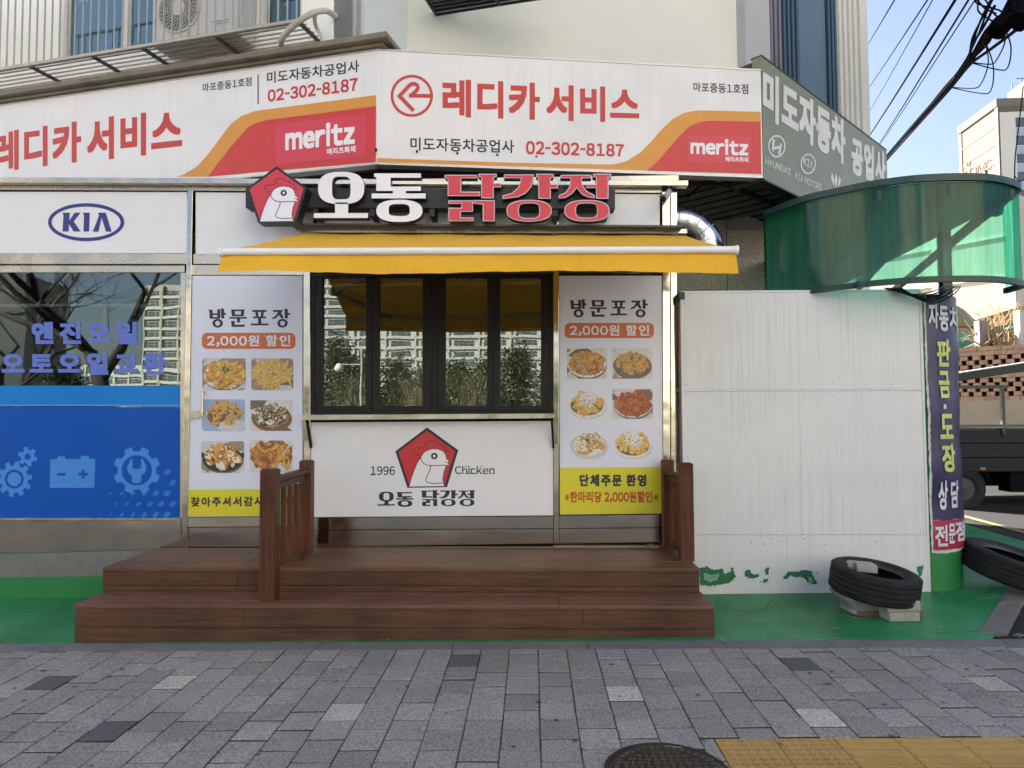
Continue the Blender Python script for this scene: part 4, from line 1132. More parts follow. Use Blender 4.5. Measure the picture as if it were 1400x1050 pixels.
photo(mr_, DP, 778, 586, 832, 628, 25, 3, (15, 3), (9, 5, 9, 14), 1.2, 'herb', .76, card=False, n=44)
photo(mr_, DP, 838, 586, 893, 628, 26, 3, (3, 12), (13, 5, 13), 1.1, 'onion', .8, card=False, n=40)

# ---- serving window
sw = thing('serving_window', 'black four leaf folding serving window over the counter', 'window', (fx(590), 0, fz(567)))
WP = FAC.off(.0)
mb = MB()
ppoly(mb, [[(424.5, 374), (756, 374), (756, 566.5), (424.5, 566.5)], [(430, 378.5), (750.5, 378.5), (750.5, 562), (430, 562)]], WP.off(.005), 0, .09)
prect(mb, 590.8, 378.5, 597.5, 562, WP.off(.0), 0, .08)
mb.build('frame', black_frame, sw, bevel=.003)
gpan = glass('serving_glass', (.86, .86, .82), .085, bump=.05)
for x0, x1, g0_, g1_ in ((430.5, 508.5, 441, 500), (509.3, 590.3, 518.3, 577.5), (598, 673.5, 609, 666), (674.3, 750, 684, 739.5)):
    mb = MB(); ppoly(mb, [[(x0, 379), (x1, 379), (x1, 561.5), (x0, 561.5)], [(g0_, 379.5), (g1_, 379.5), (g1_, 555), (g0_, 555)]], WP.off(.002), 0, .06)
    for y in (384, 540): prect(mb, x0 + .6 if x0 < 450 or 590 < x0 < 600 else x1 - 2.2, y, x0 + 2.2 if x0 < 450 or 590 < x0 < 600 else x1 - .6, y + 18, WP.off(.012), 0, .01)
    s_ = mb.build('sash', black_frame, sw, bevel=.003)
    mb = MB(); prect(mb, g0_ - .3, 379.3, g1_ + .3, 555.3, WP.off(-.025), 0, .005); mb.build('pane', gpan, s_)
cs = thing('counter_shelf', 'stainless fold down counter shelf under the serving window', 'shelf', (fx(588), -.1, fz(571)))
mb = MB(); ppoly(mb, [(412.5, 567), (757.5, 565), (757.5, 572), (412.5, 574.5)], FAC.off(.16), 0, .15); mb.build('shelf_top', ss2, cs, bevel=.003)
for a, b in ((420, 425.5), (754.5, 757)):
    mb = MB(); p = FAC.off(.12).pt(a, 574); q = FAC.off(.02).pt(b, 612); mb.bar(p, q, .02, .03); mb.build('bracket', black_frame, cs)
# ---- rooster panel
cp = thing('logo_board', 'white panel under the serving window with a rooster in a red pentagon', 'panel', (fx(590), 0, fz(706)))
CP = FAC.off(.015)
mb = MB(); ppoly(mb, [(424.8, 577.5), (756, 575.5), (756.3, 704.5), (426, 707)], CP, 0, .02); mb.build('board', white_panel, cp)
red_pr = M('logo_red', (.52, .028, .028), .4, var=.03)
def rooster(T, mats_mb, P, h):
    blk, rd, wh = mats_mb
    ppoly(blk, T([(655, 97), (826, 222), (765, 424), (548, 428), (482, 228)]), P)
    ppoly(rd, T([(655, 115), (808, 227), (752, 415), (559, 418), (499, 232)]), P.off(h))
    body = [(557, 421), (566, 385), (580, 345), (600, 295), (622, 258), (640, 232), (665, 219), (690, 214), (720, 217), (745, 228), (757, 245), (762, 270), (775, 278), (770, 291), (777, 303), (760, 305), (748, 340), (742, 375), (745, 405), (752, 418)]
    ppoly(wh, T(body), P.off(2 * h))
    ring = stroke(body[3:] , 3.4)
    for l, w in ((body, 3.6), ([(622, 258), (622, 275), (634, 292), (650, 302), (675, 306), (715, 305), (760, 303)], 4.2), ([(676, 307), (670, 335), (652, 370), (648, 388), (656, 398), (685, 404), (740, 401)], 4.4),
                 ([(614, 252), (596, 240), (584, 226), (585, 214), (600, 208), (628, 208), (645, 203), (652, 196), (646, 186), (650, 174), (664, 169), (690, 173), (725, 190), (752, 210), (779, 236)], 3.6), ([(752, 236), (762, 226)], 3.6), ([(753, 285), (775, 292), (760, 288)], 3)):
        ppoly(blk, T(stroke(l, w)), P.off(3 * h))
    ppoly(blk, T(ell(695, 254, 18, 18, 24)), P.off(3 * h)); ppoly(wh, T(ell(695, 254, 7.5, 7.5, 16)), P.off(4 * h))
b1, b2, b3 = MB(), MB(), MB()
Tc = lambda l: zo(l, 420, 560, 4)
rooster(Tc, (b1, b2, b3), CP.off(.001), .0006)
em = b2.build('emblem', red_pr, cp); b1.build('emblem_outline', ink, em); b3.build('rooster_print', chalk, em)
# letters traced once, used small here and large on the roof sign
ODONG = [[sq(732, 185, 158, 110, 2.6), sq(733, 185, 63, 78, 4)], [[(690, 284), (780, 284), (780, 357), (915, 357), (915, 390), (545, 390), (545, 357), (690, 357)]],
         [[(957, 85), (1277, 85), (1277, 115), (1070, 115), (1070, 175), (1277, 175), (1277, 205), (1175, 205), (1175, 222), (1310, 222), (1310, 256), (940, 256), (940, 222), (1085, 222), (1085, 205), (972, 205), (972, 112), (957, 108)]],
         [sq(1130, 341, 158, 76, 2.4), sq(1129, 336, 72, 41, 3.5)]]
DAK = [[[(90, 95), (312, 95), (312, 118), (203, 118), (203, 210), (332, 210), (332, 240), (110, 240), (110, 122), (90, 115)]],
       [[(322, 88), (445, 88), (445, 108), (425, 114), (425, 150), (475, 150), (475, 180), (425, 180), (425, 255), (340, 255), (340, 114), (322, 108)]],
       [[(115, 270), (283, 270), (283, 348), (200, 348), (200, 387), (287, 387), (287, 412), (125, 412), (115, 402), (115, 320), (203, 320), (203, 293), (115, 293)]],
       [[(288, 268), (432, 268), (432, 412), (350, 412), (350, 298), (288, 292)]],
       [[(495, 92), (700, 92), (697, 135), (680, 180), (645, 222), (590, 247), (485, 260), (485, 237), (550, 218), (592, 180), (612, 118), (495, 118)]],
       [[(715, 88), (835, 88), (835, 110), (815, 116), (815, 157), (865, 157), (865, 188), (815, 188), (815, 258), (730, 258), (730, 116), (715, 108)]],
       [sq(667, 340, 155, 74, 2.4), sq(667, 340, 70, 50, 3.5)],
       [[(882, 95), (1092, 95), (1092, 118), (1028, 118), (1032, 160), (1060, 205), (1115, 234), (1115, 255), (1068, 250), (1025, 228), (993, 185), (958, 228), (915, 253), (870, 256), (870, 234), (915, 215), (943, 175), (950, 118), (882, 118)]],
       [[(1105, 88), (1227, 88), (1227, 110), (1210, 116), (1210, 258), (1125, 258), (1125, 185), (1060, 185), (1060, 158), (1125, 158), (1125, 114), (1105, 108)]],
       [sq(1062, 340, 155, 74, 2.4), sq(1060, 339, 72, 49, 3.5)]]
mb = MB()
for g_ in ODONG: ppoly(mb, [Tc([(385 + (x - 545) * 195 / 765, 449 + (y - 77) * 83 / 340) for x, y in l]) for l in g_], CP.off(.001))
for g_ in DAK: ppoly(mb, [Tc([(622 + (x - 90) * 295 / 1137, 441 + (y - 88) * 87 / 326) for x, y in l]) for l in g_], CP.off(.001))
mb.build('name_lettering', ink, cp); mb = MB()
text(mb, '1996', (506.5, 637.5, 540, 649.5), CP.off(.001), 0, .012); text(mb, 'Chicken', (622, 636.8, 676, 648.2), CP.off(.001), 0, .012)
for a, b, y in ((347, 370, 357), (864, 884, 350), (886, 902, 350), (908, 924, 350), (949, 964, 350), (966, 982, 350), (1000, 1010, 350), (1012, 1024, 350), (861, 874, 310), (887, 897, 324), (948, 958, 310), (996, 1004, 324)): ppoly(mb, Tc([(a, y - 2), (b, y - 2), (b, y + 2), (a, y + 2)]), CP.off(.001))
mb.build('founding_lettering', ink, cp)

# ---- channel letter sign
ZA = lambda l: zo(l, 320, 220, 5)
ZBm = lambda l: zo(l, 590, 220, 5)
sgn = thing('shop_name_sign', 'raised letter shop name sign with a rooster pentagon above the yellow awning', 'sign', (fx(590), -.25, fz(290)))
BP = yp(-.26); LP_ = yp(-.36)
mb = MB(); ppoly(mb, [(335.5, 256), (841, 259), (841, 285.5), (335.5, 283.5)], BP, 0, .16); mb.build('backing_box', grey_box, sgn, bevel=.004)
for x in (430, 508, 590, 660, 759, 828):
    mb = MB(); p = BP.pt(x, 286); mb.box(p.x - .025, p.x + .025, -.24, -.02, p.z - .06, p.z + .02); mb.build('bracket', M('bracket_dark', (.04, .04, .04), .5, .4), sgn)
white_face = M('letter_white', (.76, .76, .82), .3, var=.02); red_face = M('letter_red', (.58, .035, .055), .32, var=.03); side_blk = M('letter_side', (.012, .012, .016), .4)
lilac = M('letter_edge', (.60, .56, .66), .35)
for g_ in ODONG:
    mb = MB(); ppoly(mb, [ZA(l) for l in g_], LP_, 0, .09, 1); mb.build('letter', [white_face, side_blk], sgn)
for g_ in DAK:
    mb = MB(); ppoly(mb, [ZBm(l) for l in g_], LP_, 0, .09, 1); o = mb.build('letter', [lilac, side_blk], sgn)
    mb = MB(); ppoly(mb, [ZBm(inset(l, 5.5 if i == 0 else -5.5)) for i, l in enumerate(g_)], LP_.off(.003)); mb.build('letter_face', red_face, o)
PP = yp(-.42)
TS_ = lambda l: ZA([(292 + (x - 655) * 1.192, 35 + (y - 97) * 1.17) for x, y in l])
mb = MB(); ppoly(mb, TS_([(655, 97), (826, 222), (765, 424), (548, 428), (482, 228)]), PP.off(-.001), 0, .15); em = mb.build('emblem_box', side_blk, sgn)
b1, b2, b3 = MB(), MB(), MB()
rooster(TS_, (b1, b2, b3), PP, .001)
b1.build('emblem_outline', side_blk, em); b2.build('emblem_face', red_face, em); b3.build('rooster_print', white_face, em)
# ------------------------------------------------------------------ awning
fab = M('yellow_canvas', (.90, .50, .035), .85, var=.05, vs=2.5, bump=.3, bs=260, streak=.13, grime=.05)
_n = fab.node_tree
tlc = _n.nodes.new('ShaderNodeBsdfTranslucent'); tlc.inputs['Color'].default_value = (.85, .42, .03, 1)
mxs = _n.nodes.new('ShaderNodeMixShader'); mxs.inputs['Fac'].default_value = .14
_b = _n.nodes['Principled BSDF']
_n.links.new(_b.outputs[0], mxs.inputs[1]); _n.links.new(tlc.outputs[0], mxs.inputs[2]); _n.links.new(mxs.outputs[0], _n.nodes['Material Output'].inputs['Surface'])
YFB = -1.72
AF, AB = yp(YFB), yp(-.16)
aw_ = thing('awning', 'yellow canvas retractable awning with a white front bar over the serving window', 'awning', tuple(AB.pt(680, 320)))
fl, fr = AF.pt(303.5, 341.5), AF.pt(1006, 338.5)
bl, br = AB.pt(410, 319.5), AB.pt(938, 322)
def grid(mb, c00, c10, c11, c01, nu, nv, fn, mi=0):
    k = len(mb.v)
    for j in range(nv + 1):
        for i in range(nu + 1):
            u, v = i / nu, j / nv
            p = (c00 * (1 - u) + c10 * u) * (1 - v) + (c01 * (1 - u) + c11 * u) * v
            mb.v.append(p + fn(u, v))
    for j in range(nv):
        for i in range(nu):
            a = k + j * (nu + 1) + i; mb.f.append((a, a + 1, a + nu + 2, a + nu + 1)); mb.m.append(mi)
mb = MB()
grid(mb, bl, br, fr, fl, 40, 10, lambda u, v: Vector((0, 0, -.03 * math.sin(math.pi * v) * (.6 + .4 * math.sin(u * 9)) + .004 * math.sin(u * 37 + v * 5))))
mb.build('canopy_cloth', fab, aw_, smooth=60)
mb = MB()
vb0, vb1 = AF.pt(299.5, 374), AF.pt(1009.5, 372.5)
dz = Vector((0, 0, -.035))
grid(mb, fl + dz + Vector((0.0, 0, 0)), fr + dz, vb1 + Vector((0, -.03, 0)), vb0 + Vector((0, -.03, 0)), 90, 6,
     lambda u, v: Vector((0, v * (.010 * math.sin(u * 46) + .007 * math.sin(u * 101 + 1) - .012 * math.sin(u * 17)), v * .010 * math.sin(u * 11 + .6))))
mb.build('valance', fab, aw_, smooth=60)
mb = MB()
mb.tube([fl + Vector((0, -.01, -.018)), fr + Vector((0, -.01, -.018))], .026, 14)
mb.build('front_bar', M('bar_white', (.82, .82, .82), .35, var=.03), aw_, smooth=50)
mb = MB()
for p in (fl, fr):
    mb.tube([p + Vector((-.012, -.01, -.02)), p + Vector((.012, -.01, -.02))], .033, 14)
mb.build('end_cap', MATS['bar_white'], aw_, smooth=50)
mb = MB(); p, q = yp(-.13).pt(410, 317), yp(-.13).pt(940, 318.5)
mb.bar(p + Vector((0, .06, .02)), q + Vector((0, .06, .02)), .1, .05)
mb.build('cassette', ss2, aw_, bevel=.006)
mb = MB(); p, q = yp(-.12).pt(403, 314.2), yp(-.12).pt(930, 317); mb.bar(p + Vector((0, -.02, .02)), q + Vector((0, -.02, .02)), .22, .018); mb.build('drip_cap', M('cap_dark', (.07, .065, .055), .4, .5), aw_)
arm = M('arm_grey', (.20, .22, .23), .4, .3)
for sx in (0, 1):
    a = AB.pt((560, 800)[sx], 330) + Vector((0, 0, -.03)); e = Vector(((fl.x + .55, fr.x - .55)[sx], YFB + .07, fl.z - .02))
    k = (a + e) / 2 + Vector(((-.75, .75)[sx], 0.0, -.03))
    mb = MB(); mb.bar(a, k, .05, .04); mb.bar(k, e, .045, .035); mb.tube([k + Vector((0, 0, -.04)), k + Vector((0, 0, .04))], .045, 12)
    mb.build('folding_arm', arm, aw_, smooth=35)
# camera and duct
cc = thing('security_camera', 'small grey security camera under the kiosk roof rail at the right corner', 'camera', tuple(yp(-.1).pt(911, 262)))
a, b = yp(-.1).pt(915, 262), yp(-.24).pt(907, 272)
mb = MB(); mb.tube([a, b], [.028, .03], 14); mb.build('housing', M('camera_grey', (.35, .35, .36), .35), cc, smooth=40)
mb = MB(); mb.tube([b, b + (b - a).normalized() * .012], .026, 14); mb.build('lens', black_void, cc, smooth=40)
mb = MB(); mb.tube([yp(-.02).pt(914, 256), a], .01, 8); mb.bar(b + Vector((.0, .06, .045)), b + Vector((-.01, -.03, .03)), .06, .006); mb.build('mount', MATS['camera_grey'], cc)
dk = thing('exhaust_duct', 'shiny segmented exhaust duct elbow coming out of the kiosk side', 'duct', tuple(yp(.55).pt(925, 300)))
DY = yp(.55)
c0 = DY.pt(925, 345); r0 = (DY.pt(925, 303) - c0).length; rd_ = .165
pts = [DY.pt(905, 303), DY.pt(927, 303)]
ang = [90 - i * 18 for i in range(6)]
cl = [c0 + Vector((r0 * math.cos(R(t)) * 1.0, 0, r0 * math.sin(R(t)))) for t in ang]
mb = MB(); sm = MB()
seq = [cl[0] + Vector((-.35, 0, 0))] + cl + [cl[-1] + Vector((0, 0, -.19))]
for i in range(len(seq) - 1):
    pass
ringpts = []
n = 28
for i, p in enumerate(seq):
    t = (ang[0] if i == 0 else ang[-1] if i > 6 else ang[i - 1])
    rad = Vector((math.cos(R(t)), 0, math.sin(R(t))))
    ringpts.append([p + rad * (rd_ * math.cos(2 * math.pi * j / n)) + Vector((0, 1, 0)) * (rd_ * math.sin(2 * math.pi * j / n)) for j in range(n)])
for i in range(len(seq) - 1):
    k = len(mb.v); mb.v += ringpts[i] + ringpts[i + 1]
    for j in range(n): mb.f.append((k + j, k + (j + 1) % n, k + n + (j + 1) % n, k + n + j)); mb.m.append(0)
    if 0 < i < 7:
        cpt = sum(ringpts[i], Vector()) / n
        sm.tube([cpt + (q - cpt) * 1.012 for q in ringpts[i]] + [cpt + (ringpts[i][0] - cpt) * 1.012], .0045, 5, cap=False)
mb.build('elbow', chrome, dk, smooth=30); sm.build('seam_ring', ss2, dk, smooth=60)

# ------------------------------------------------------------------ wooden steps and railings
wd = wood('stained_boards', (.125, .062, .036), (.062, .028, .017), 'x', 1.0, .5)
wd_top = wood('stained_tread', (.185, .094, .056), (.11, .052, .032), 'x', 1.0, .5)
wd_z = wood('stained_post', (.13, .050, .024), (.05, .018, .010), 'z', 1.0, .45)
wd_y = wood('stained_rail', (.12, .050, .028), (.05, .018, .010), 'y', 1.0, .45)
ZD = FLOOR; dpl = zp(ZD)
pD = dpl.pt(548, 775.7); YD = pD.y; xd0, xd1 = yp(YD).pt(140.5, 780).x, yp(YD).pt(956, 771.4).x
ZL = yp(YD).pt(548, 808.6).z
pL = zp(ZL).pt(540, 826.4); YL = pL.y; xl0, xl1 = yp(YL).pt(102.2, 831).x, yp(YL).pt(976.5, 822).x
print('deck', ZD, YD, xd0, xd1, 'low', ZL, YL, xl0, xl1, 'bottom', yp(YL).pt(540, 870.8).z)
st = thing('wooden_steps', 'brown stained timber steps and deck in front of the kiosk', 'steps', ((xl0 + xl1) / 2, YL / 2, 0))
def treads(mb, x0, x1, y0, y1, z, n, splits, th=.03):
    w = (y1 - y0) / n; rk = random.Random(int(z * 100))
    for i in range(n):
        xs_ = [x0] + [s_ + rk.uniform(-.01, .01) for s_ in splits] + [x1]
        for a, b in zip(xs_[:-1], xs_[1:]): mb.box(a + .001, b - .001, y0 + i * w + .0025, y0 + (i + 1) * w - .0025, z - th, z + rk.uniform(-.0012, .0012))
mb = MB(); sx0, sx1 = yp(YD).pt(325, 775).x, yp(YD).pt(745, 775).x
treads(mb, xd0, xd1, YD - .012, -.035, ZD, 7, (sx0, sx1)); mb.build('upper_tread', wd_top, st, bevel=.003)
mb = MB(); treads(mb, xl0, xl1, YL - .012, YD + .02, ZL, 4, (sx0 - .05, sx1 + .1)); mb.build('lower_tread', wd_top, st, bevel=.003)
mb = MB()
h = ZD - .03 - ZL
for z0, z1 in ((ZL + .002, ZL + h * .26), (ZL + h * .26 + .004, ZD - .031)):
    for a, b in ((xd0, sx0), (sx0, xd1)): mb.box(a + .0015, b - .0015, YD, YD + .025, z0, z1)
mb.box(xd0, xd0 + .025, YD + .026, -.05, az(xd0, -1) - .05, ZD - .031); mb.box(xd1 - .025, xd1, YD + .026, -.05, 0, ZD - .031)
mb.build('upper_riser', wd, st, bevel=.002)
mb = MB(); zb0, zb1 = -.06, ZL - .031
sx2 = yp(YL).pt(797, 840).x
mid = .085
for a, b in ((xl0, sx2 - 2.6), (sx2 - 2.6, sx2), (sx2, xl1)):
    mb.box(a + .0012, b - .0012, YL, YL + .025, mid + .004, zb1); 
mb.prism([[Vector((xl0 + .001, YL + .001, mid)), Vector((xl1 - .001, YL + .001, mid)), Vector((xl1 - .001, YL + .001, gz(xl1) + .004)), Vector((xl0 + .001, YL + .001, gz(xl0) + .004))]], (0, .025, 0))
mb.box(xl0, xl0 + .02, YL + .026, YD + .02, -.05, zb1); mb.box(xl1 - .025, xl1, YL + .026, YD + .02, 0.02, zb1)
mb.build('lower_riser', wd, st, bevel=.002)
mb = MB(); rk = random.Random(9)
for i in range(60):
    top = rk.random() < .6
    x = rk.uniform(xl0 + .2, xl1 - .2); r = rk.uniform(.004, .010)
    y, z = (rk.uniform(YL, YD), ZL) if top else (rk.uniform(YD, -.1), ZD)
    if not (xd0 < x < xd1): continue
    a = rk.random() * 3; mb.add([(x + r * math.cos(a + k * 1.57) * rk.uniform(.5, 1.2), y + r * math.sin(a + k * 1.57), z + .003) for k in range(4)], [(0, 1, 2, 3)])
_=0
tag(mb.build('leaf_litter', M('dry_crumbs', (.30, .25, .17), .9, var=.3)), 'small dry crumbs and leaf bits lying on the wooden steps', 'litter', kind='stuff')

mb = MB()
for z, y0, y1, n_, x0, x1 in ((ZD, YD - .012, -.035, 7, xd0, xd1), (ZL, YL - .012, YD + .02, 4, xl0, xl1)):
    w = (y1 - y0) / n_
    for i in range(n_):
        for j in range(11):
            x = x0 + .06 + (x1 - x0 - .12) * j / 10
            for q in (.28, .72):
                y = y0 + (i + q) * w; mb.add([(x + .0045 * math.cos(k), y + .0045 * math.sin(k), z + .0016) for k in (0, 1.05, 2.1, 3.14, 4.19, 5.24)], [tuple(range(6))])
for y, z0, z1, x0, x1 in ((YL, mid, zb1, xl0, xl1), (YD, ZL + h * .3, ZD - .03, xd0, xd1), (YL, gz(0), mid, xl0, xl1)):
    for j in range(11):
        x = x0 + .06 + (x1 - x0 - .12) * j / 10
        for q in (.25, .75):
            z = z0 + (z1 - z0) * q; mb.add([(x + .004 * math.cos(k), y - .0012, z + .004 * math.sin(k)) for k in (0, 1.05, 2.1, 3.14, 4.19, 5.24)], [tuple(range(6))])
mb.build('screw_heads', M('screw_dark', (.02, .014, .01), .6), st)
def railing(lab, xf, yf, zf, xb, yb_, zb, zt_f, zt_b, pw, z_top_f, z_top_b, z_bot, dark=0):
    t = thing('wooden_railing', lab, 'railing', (xf, yf, zf))
    for x, y, z0, z1, w in ((xf, yf, zf, zt_f, pw), (xb, yb_, zb, zt_b, pw * .9)):
        mb = MB(); mb.box(x - w / 2, x + w / 2, y - w / 2, y + w / 2, z0, z1 - .012)
        h_ = w / 2 - .012
        mb.add([(x - w / 2, y - w / 2, z1 - .012), (x + w / 2, y - w / 2, z1 - .012), (x + w / 2, y + w / 2, z1 - .012), (x - w / 2, y + w / 2, z1 - .012),
                (x - h_, y - h_, z1), (x + h_, y - h_, z1), (x + h_, y + h_, z1), (x - h_, y + h_, z1)], [(0, 1, 5, 4), (1, 2, 6, 5), (2, 3, 7, 6), (3, 0, 4, 7), (4, 5, 6, 7)])
        mb.build('post', wd_z, t, bevel=.004)
    ya, yz = yf + pw / 2, yb_ - pw * .45
    def xx(y): return xf + (xb - xf) * (y - yf) / (yb_ - yf)
    mb = MB(); mb.bar((xx(ya), ya, z_top_f), (xx(yz), yz, z_top_b), .085, .035); mb.bar((xx(ya), ya, z_top_f - .055), (xx(yz), yz, z_top_b - .055), .035, .06); mb.build('top_rail', wd_y, t, bevel=.004)
    mb = MB(); mb.bar((xx(ya), ya, z_bot), (xx(yz), yz, z_bot), .055, .045); mb.build('bottom_rail', wd_y, t, bevel=.004)
    nb = 5 if yz - ya > .6 else 3
    for i in range(nb):
        y = ya + (yz - ya) * (i + .55) / nb
        mb = MB(); mb.box(xx(y) - .019, xx(y) + .019, y - .024, y + .024, z_bot + .02, z_top_f - .08); mb.build('baluster', wd_z, t, bevel=.003)
q = zp(ZL).pt(366, 822); yf = q.y + .06
xf = yp(yf).pt(368.5, 740).x
ybk = -.30; xb = yp(ybk).pt(419.5, 640).x
railing('brown wooden railing left of the serving window, its tall front post on the lower step', xf, yf, ZL, xb, ybk, ZD, yp(yf - .06).pt(371, 641.5).z, yp(ybk).pt(419, 629).z, .122,
        yp(yf + .05).pt(384, 656).z, yp(ybk - .06).pt(420, 643.5).z, yp(yf + .06).pt(382, 778).z + .02)
q = zp(ZD).pt(943, 768); yf2 = q.y + .06; xf2 = yp(yf2 - .06).pt(940, 720).x; yb2 = -.13; xb2 = yp(yb2).pt(912.5, 640).x
railing('shorter brown wooden railing right of the menu board against the white panel wall', xf2, yf2, ZD, xb2, yb2, ZD, yp(yf2 - .06).pt(937, 633).z, yp(yb2).pt(912, 628).z, .115,
        yp(yf2).pt(930, 650).z, yp(yb2).pt(918, 646).z, ZD + .07)

# ------------------------------------------------------------------ white panel wall, banner, canopy
YB = -.16
BW = yp(YB)
bx0, bx1 = BW.pt(934, 560).x, BW.pt(1264, 600).x; bz1 = BW.pt(1100, 399.5).z
board_m = M('white_sheet', (.66, .67, .67), .45, var=.05, vs=1.5, streak=.30, grime=.09)
pw = thing('panel_wall', 'white painted sheet panel wall with peeling green paint at its foot', 'wall', ((bx0 + bx1) / 2, YB, .1))
mb = MB(); zm = BW.pt(1100, 533).z; zl = BW.pt(1100, 731).z; xm = BW.pt(1094, 600).x
for x0, x1 in ((bx0, xm - .0008), (xm + .0008, bx1)):
    mb.box(x0, x1, YB, YB + .03, zm + .01, bz1); mb.box(x0, x1, YB, YB + .03, zl + .0012, zm - .01)
mb.box(bx0, bx1, YB - .002, YB + .03, -.05, zl - .0012)
mb.build('sheet', board_m, pw)
mb = MB(); mb.box(bx0, bx1, YB - .008, YB + .03, zm - .0095, zm + .0095); mb.box(bx0, bx1, YB - .005, YB + .01, zm + .0125, zm + .022)
mb.box(bx0, bx1, YB - .005, YB + .03, bz1 + .001, bz1 + .02); mb.box(bx0 - .012, bx0 + .012, YB - .006, YB - .001, .1, bz1)
mb.box(bx1 - .012, bx1 + .012, YB - .006, YB + .04, -.04, bz1 + .015)
mb.build('batten', board_m, pw, bevel=.002)
xs0 = yp(.25).pt(919.5, 560).x
mb = MB(); mb.add([(bx0, YB, -.05), (xs0, .3, -.05), (xs0, .3, bz1), (bx0, YB, bz1)], [(0, 1, 2, 3)])
mb.obox((bx0 - .001, YB + .01, zm - .01), (xs0 - bx0, .46, 0), (-.012, 0, 0), (0, 0, .03))
mb.build('flank', M('flank_beige', (.36, .30, .25), .5, var=.1, streak=.2), pw)
mb = MB(); mb.box(bx0, bx1, YB + .04, .5, bz1 - .05, bz1 - .01); mb.box(bx0 - .02, bx0 + .03, YB - .01, .3, bz1 - .06, bz1 + .012); mb.build('back_frame', M('frame_green', (.012, .06, .035), .5), pw)
mb = MB(); sp = BW.off(.0015)
rk = random.Random(5)
for y in (404, 525, 541, 725): 
    for i in range(9): c = sp.pt(940 + i * 40 + rk.uniform(-3, 3), y + rk.uniform(-1, 1)); mb.add([(c.x + .005 * math.cos(k), c.y - (.004 if y == 725 else .001), c.z + .005 * math.sin(k)) for k in (0, 1.05, 2.1, 3.14, 4.19, 5.24)], [tuple(range(6))])
for i in range(18):
    c = sp.pt(1093 + i * .2, 415 + i * 17)
    mb.add([(c.x + .004 * math.cos(k), c.y, c.z + .004 * math.sin(k)) for k in (0, 1.05, 2.1, 3.14, 4.19, 5.24)], [tuple(range(6))])
    c = sp.pt(936.5 + .3 * i, 415 + i * 17.5); mb.add([(c.x + .004 * math.cos(k), c.y - .006, c.z + .004 * math.sin(k)) for k in (0, 1.05, 2.1, 3.14, 4.19, 5.24)], [tuple(range(6))])
mb.build('screw', M('screw_grey', (.12, .12, .12), .5), pw)
mb = MB(); sp = BW.off(.0062); rk = random.Random(12)
def ragged(l, amp):
    o = []
    for i in range(len(l)):
        a, b = Vector(l[i]), Vector(l[(i + 1) % len(l)]); n_ = max(2, int((b - a).length / 2))
        for k in range(n_): p = a.lerp(b, k / n_); o.append((p.x + rk.gauss(0, amp), p.y + rk.gauss(0, amp)))
    return o
for l in ([(957, 777), (966, 774), (976, 779), (988, 777), (990, 784), (1003, 781), (1006, 788), (998, 796), (984, 799), (970, 802), (957, 799)], [(1017, 782), (1023, 779), (1030, 786), (1037, 785), (1036, 790), (1026, 791), (1020, 788)],
          [(1046, 778), (1051, 776), (1051, 785), (1047, 786)], [(1043, 792), (1050, 791), (1049, 797), (1044, 797)], [(1071, 789), (1078, 781), (1090, 782), (1098, 779), (1108, 780), (1113, 790), (1117, 796), (1112, 800), (1103, 795), (1097, 789), (1088, 789), (1080, 787), (1073, 793)],
          [(1000, 775), (1003, 778), (1000, 780)], [(1115, 783), (1118, 784), (1116, 786)], [(1254, 775), (1262, 772), (1262, 783), (1257, 790)]):
    ppoly(mb, ragged(l, .8), sp)
for l in ([(963, 783), (975, 786), (984, 784), (981, 793), (970, 796), (962, 792)], [(1104, 788), (1110, 791), (1112, 797), (1106, 796)]): ppoly(mb, ragged(l, .5), sp.off(.0006), 1)
for i in range(60):
    x, y = rk.uniform(1010, 1260), rk.gauss(785, 8) if i % 2 else rk.gauss(738, 4)
    ppoly(mb, blob(rk, x, y, rk.uniform(.3, .9), 1.3, 0, 5), sp)
mb.build('peeled_paint', [M('peel_green', (.018, .15, .06), .6, var=.35, vs=14), M('peel_pale', (.20, .38, .28), .7, var=.3, vs=20)], pw)
# curved green end wall
CR = .52; CX, CY = bx1 + .012, YB + CR
gc = thing('curved_wall', 'dark green painted curved end wall beside the white panel wall', 'wall', (CX, CY, .1))
mb = MB(); fp = [(CX + CR * math.cos(R(t)), CY + CR * math.sin(R(t))) for t in range(-90, 61, 5)] + [(CX - .1, CY + 1.2), (CX - .1, YB + .05)]
mb.prism([[Vector((x, y, bz1 - .03)) for x, y in fp]], (0, 0, -bz1))
mb.build('shell', green_wall, gc, smooth=30)
class Cyl:
    def __init__(s, r): s.r = r
    def s_of(s, px, py):
        d = ray(px, py); a = d.x ** 2 + d.y ** 2; ox, oy = EYE.x - CX, EYE.y - CY
        b = ox * d.x + oy * d.y; c = ox * ox + oy * oy - s.r ** 2; q = b * b - a * c
        t = (-b - math.sqrt(max(q, 0))) / a; p = EYE + d * t
        return math.atan2(p.y - CY, p.x - CX), p.z
    def at(s, th, z): return Vector((CX + s.r * math.cos(th), CY + s.r * math.sin(th), z))
BC = Cyl(CR + .012)
thA = R(-88); thZ = R(45)
bz_t, bz_b = BC.s_of(1275, 402)[1], BC.s_of(1285, 754)[1]
zr_ = BC.s_of(1290, 711)[1]
vb = thing('vinyl_banner', 'torn navy and crimson vinyl banner wrapped around the curved green wall', 'banner', tuple(BC.at(R(-45), bz_b)))
navy_v = M('navy_vinyl', (.016, .014, .075), .35, var=.12, vs=4, bump=.15, bs=14, grime=.1); crim_v = M('crimson_vinyl', (.36, .02, .055), .38, var=.1, bump=.15, bs=14)
torn = M('torn_white', (.55, .55, .55), .8, var=.15)
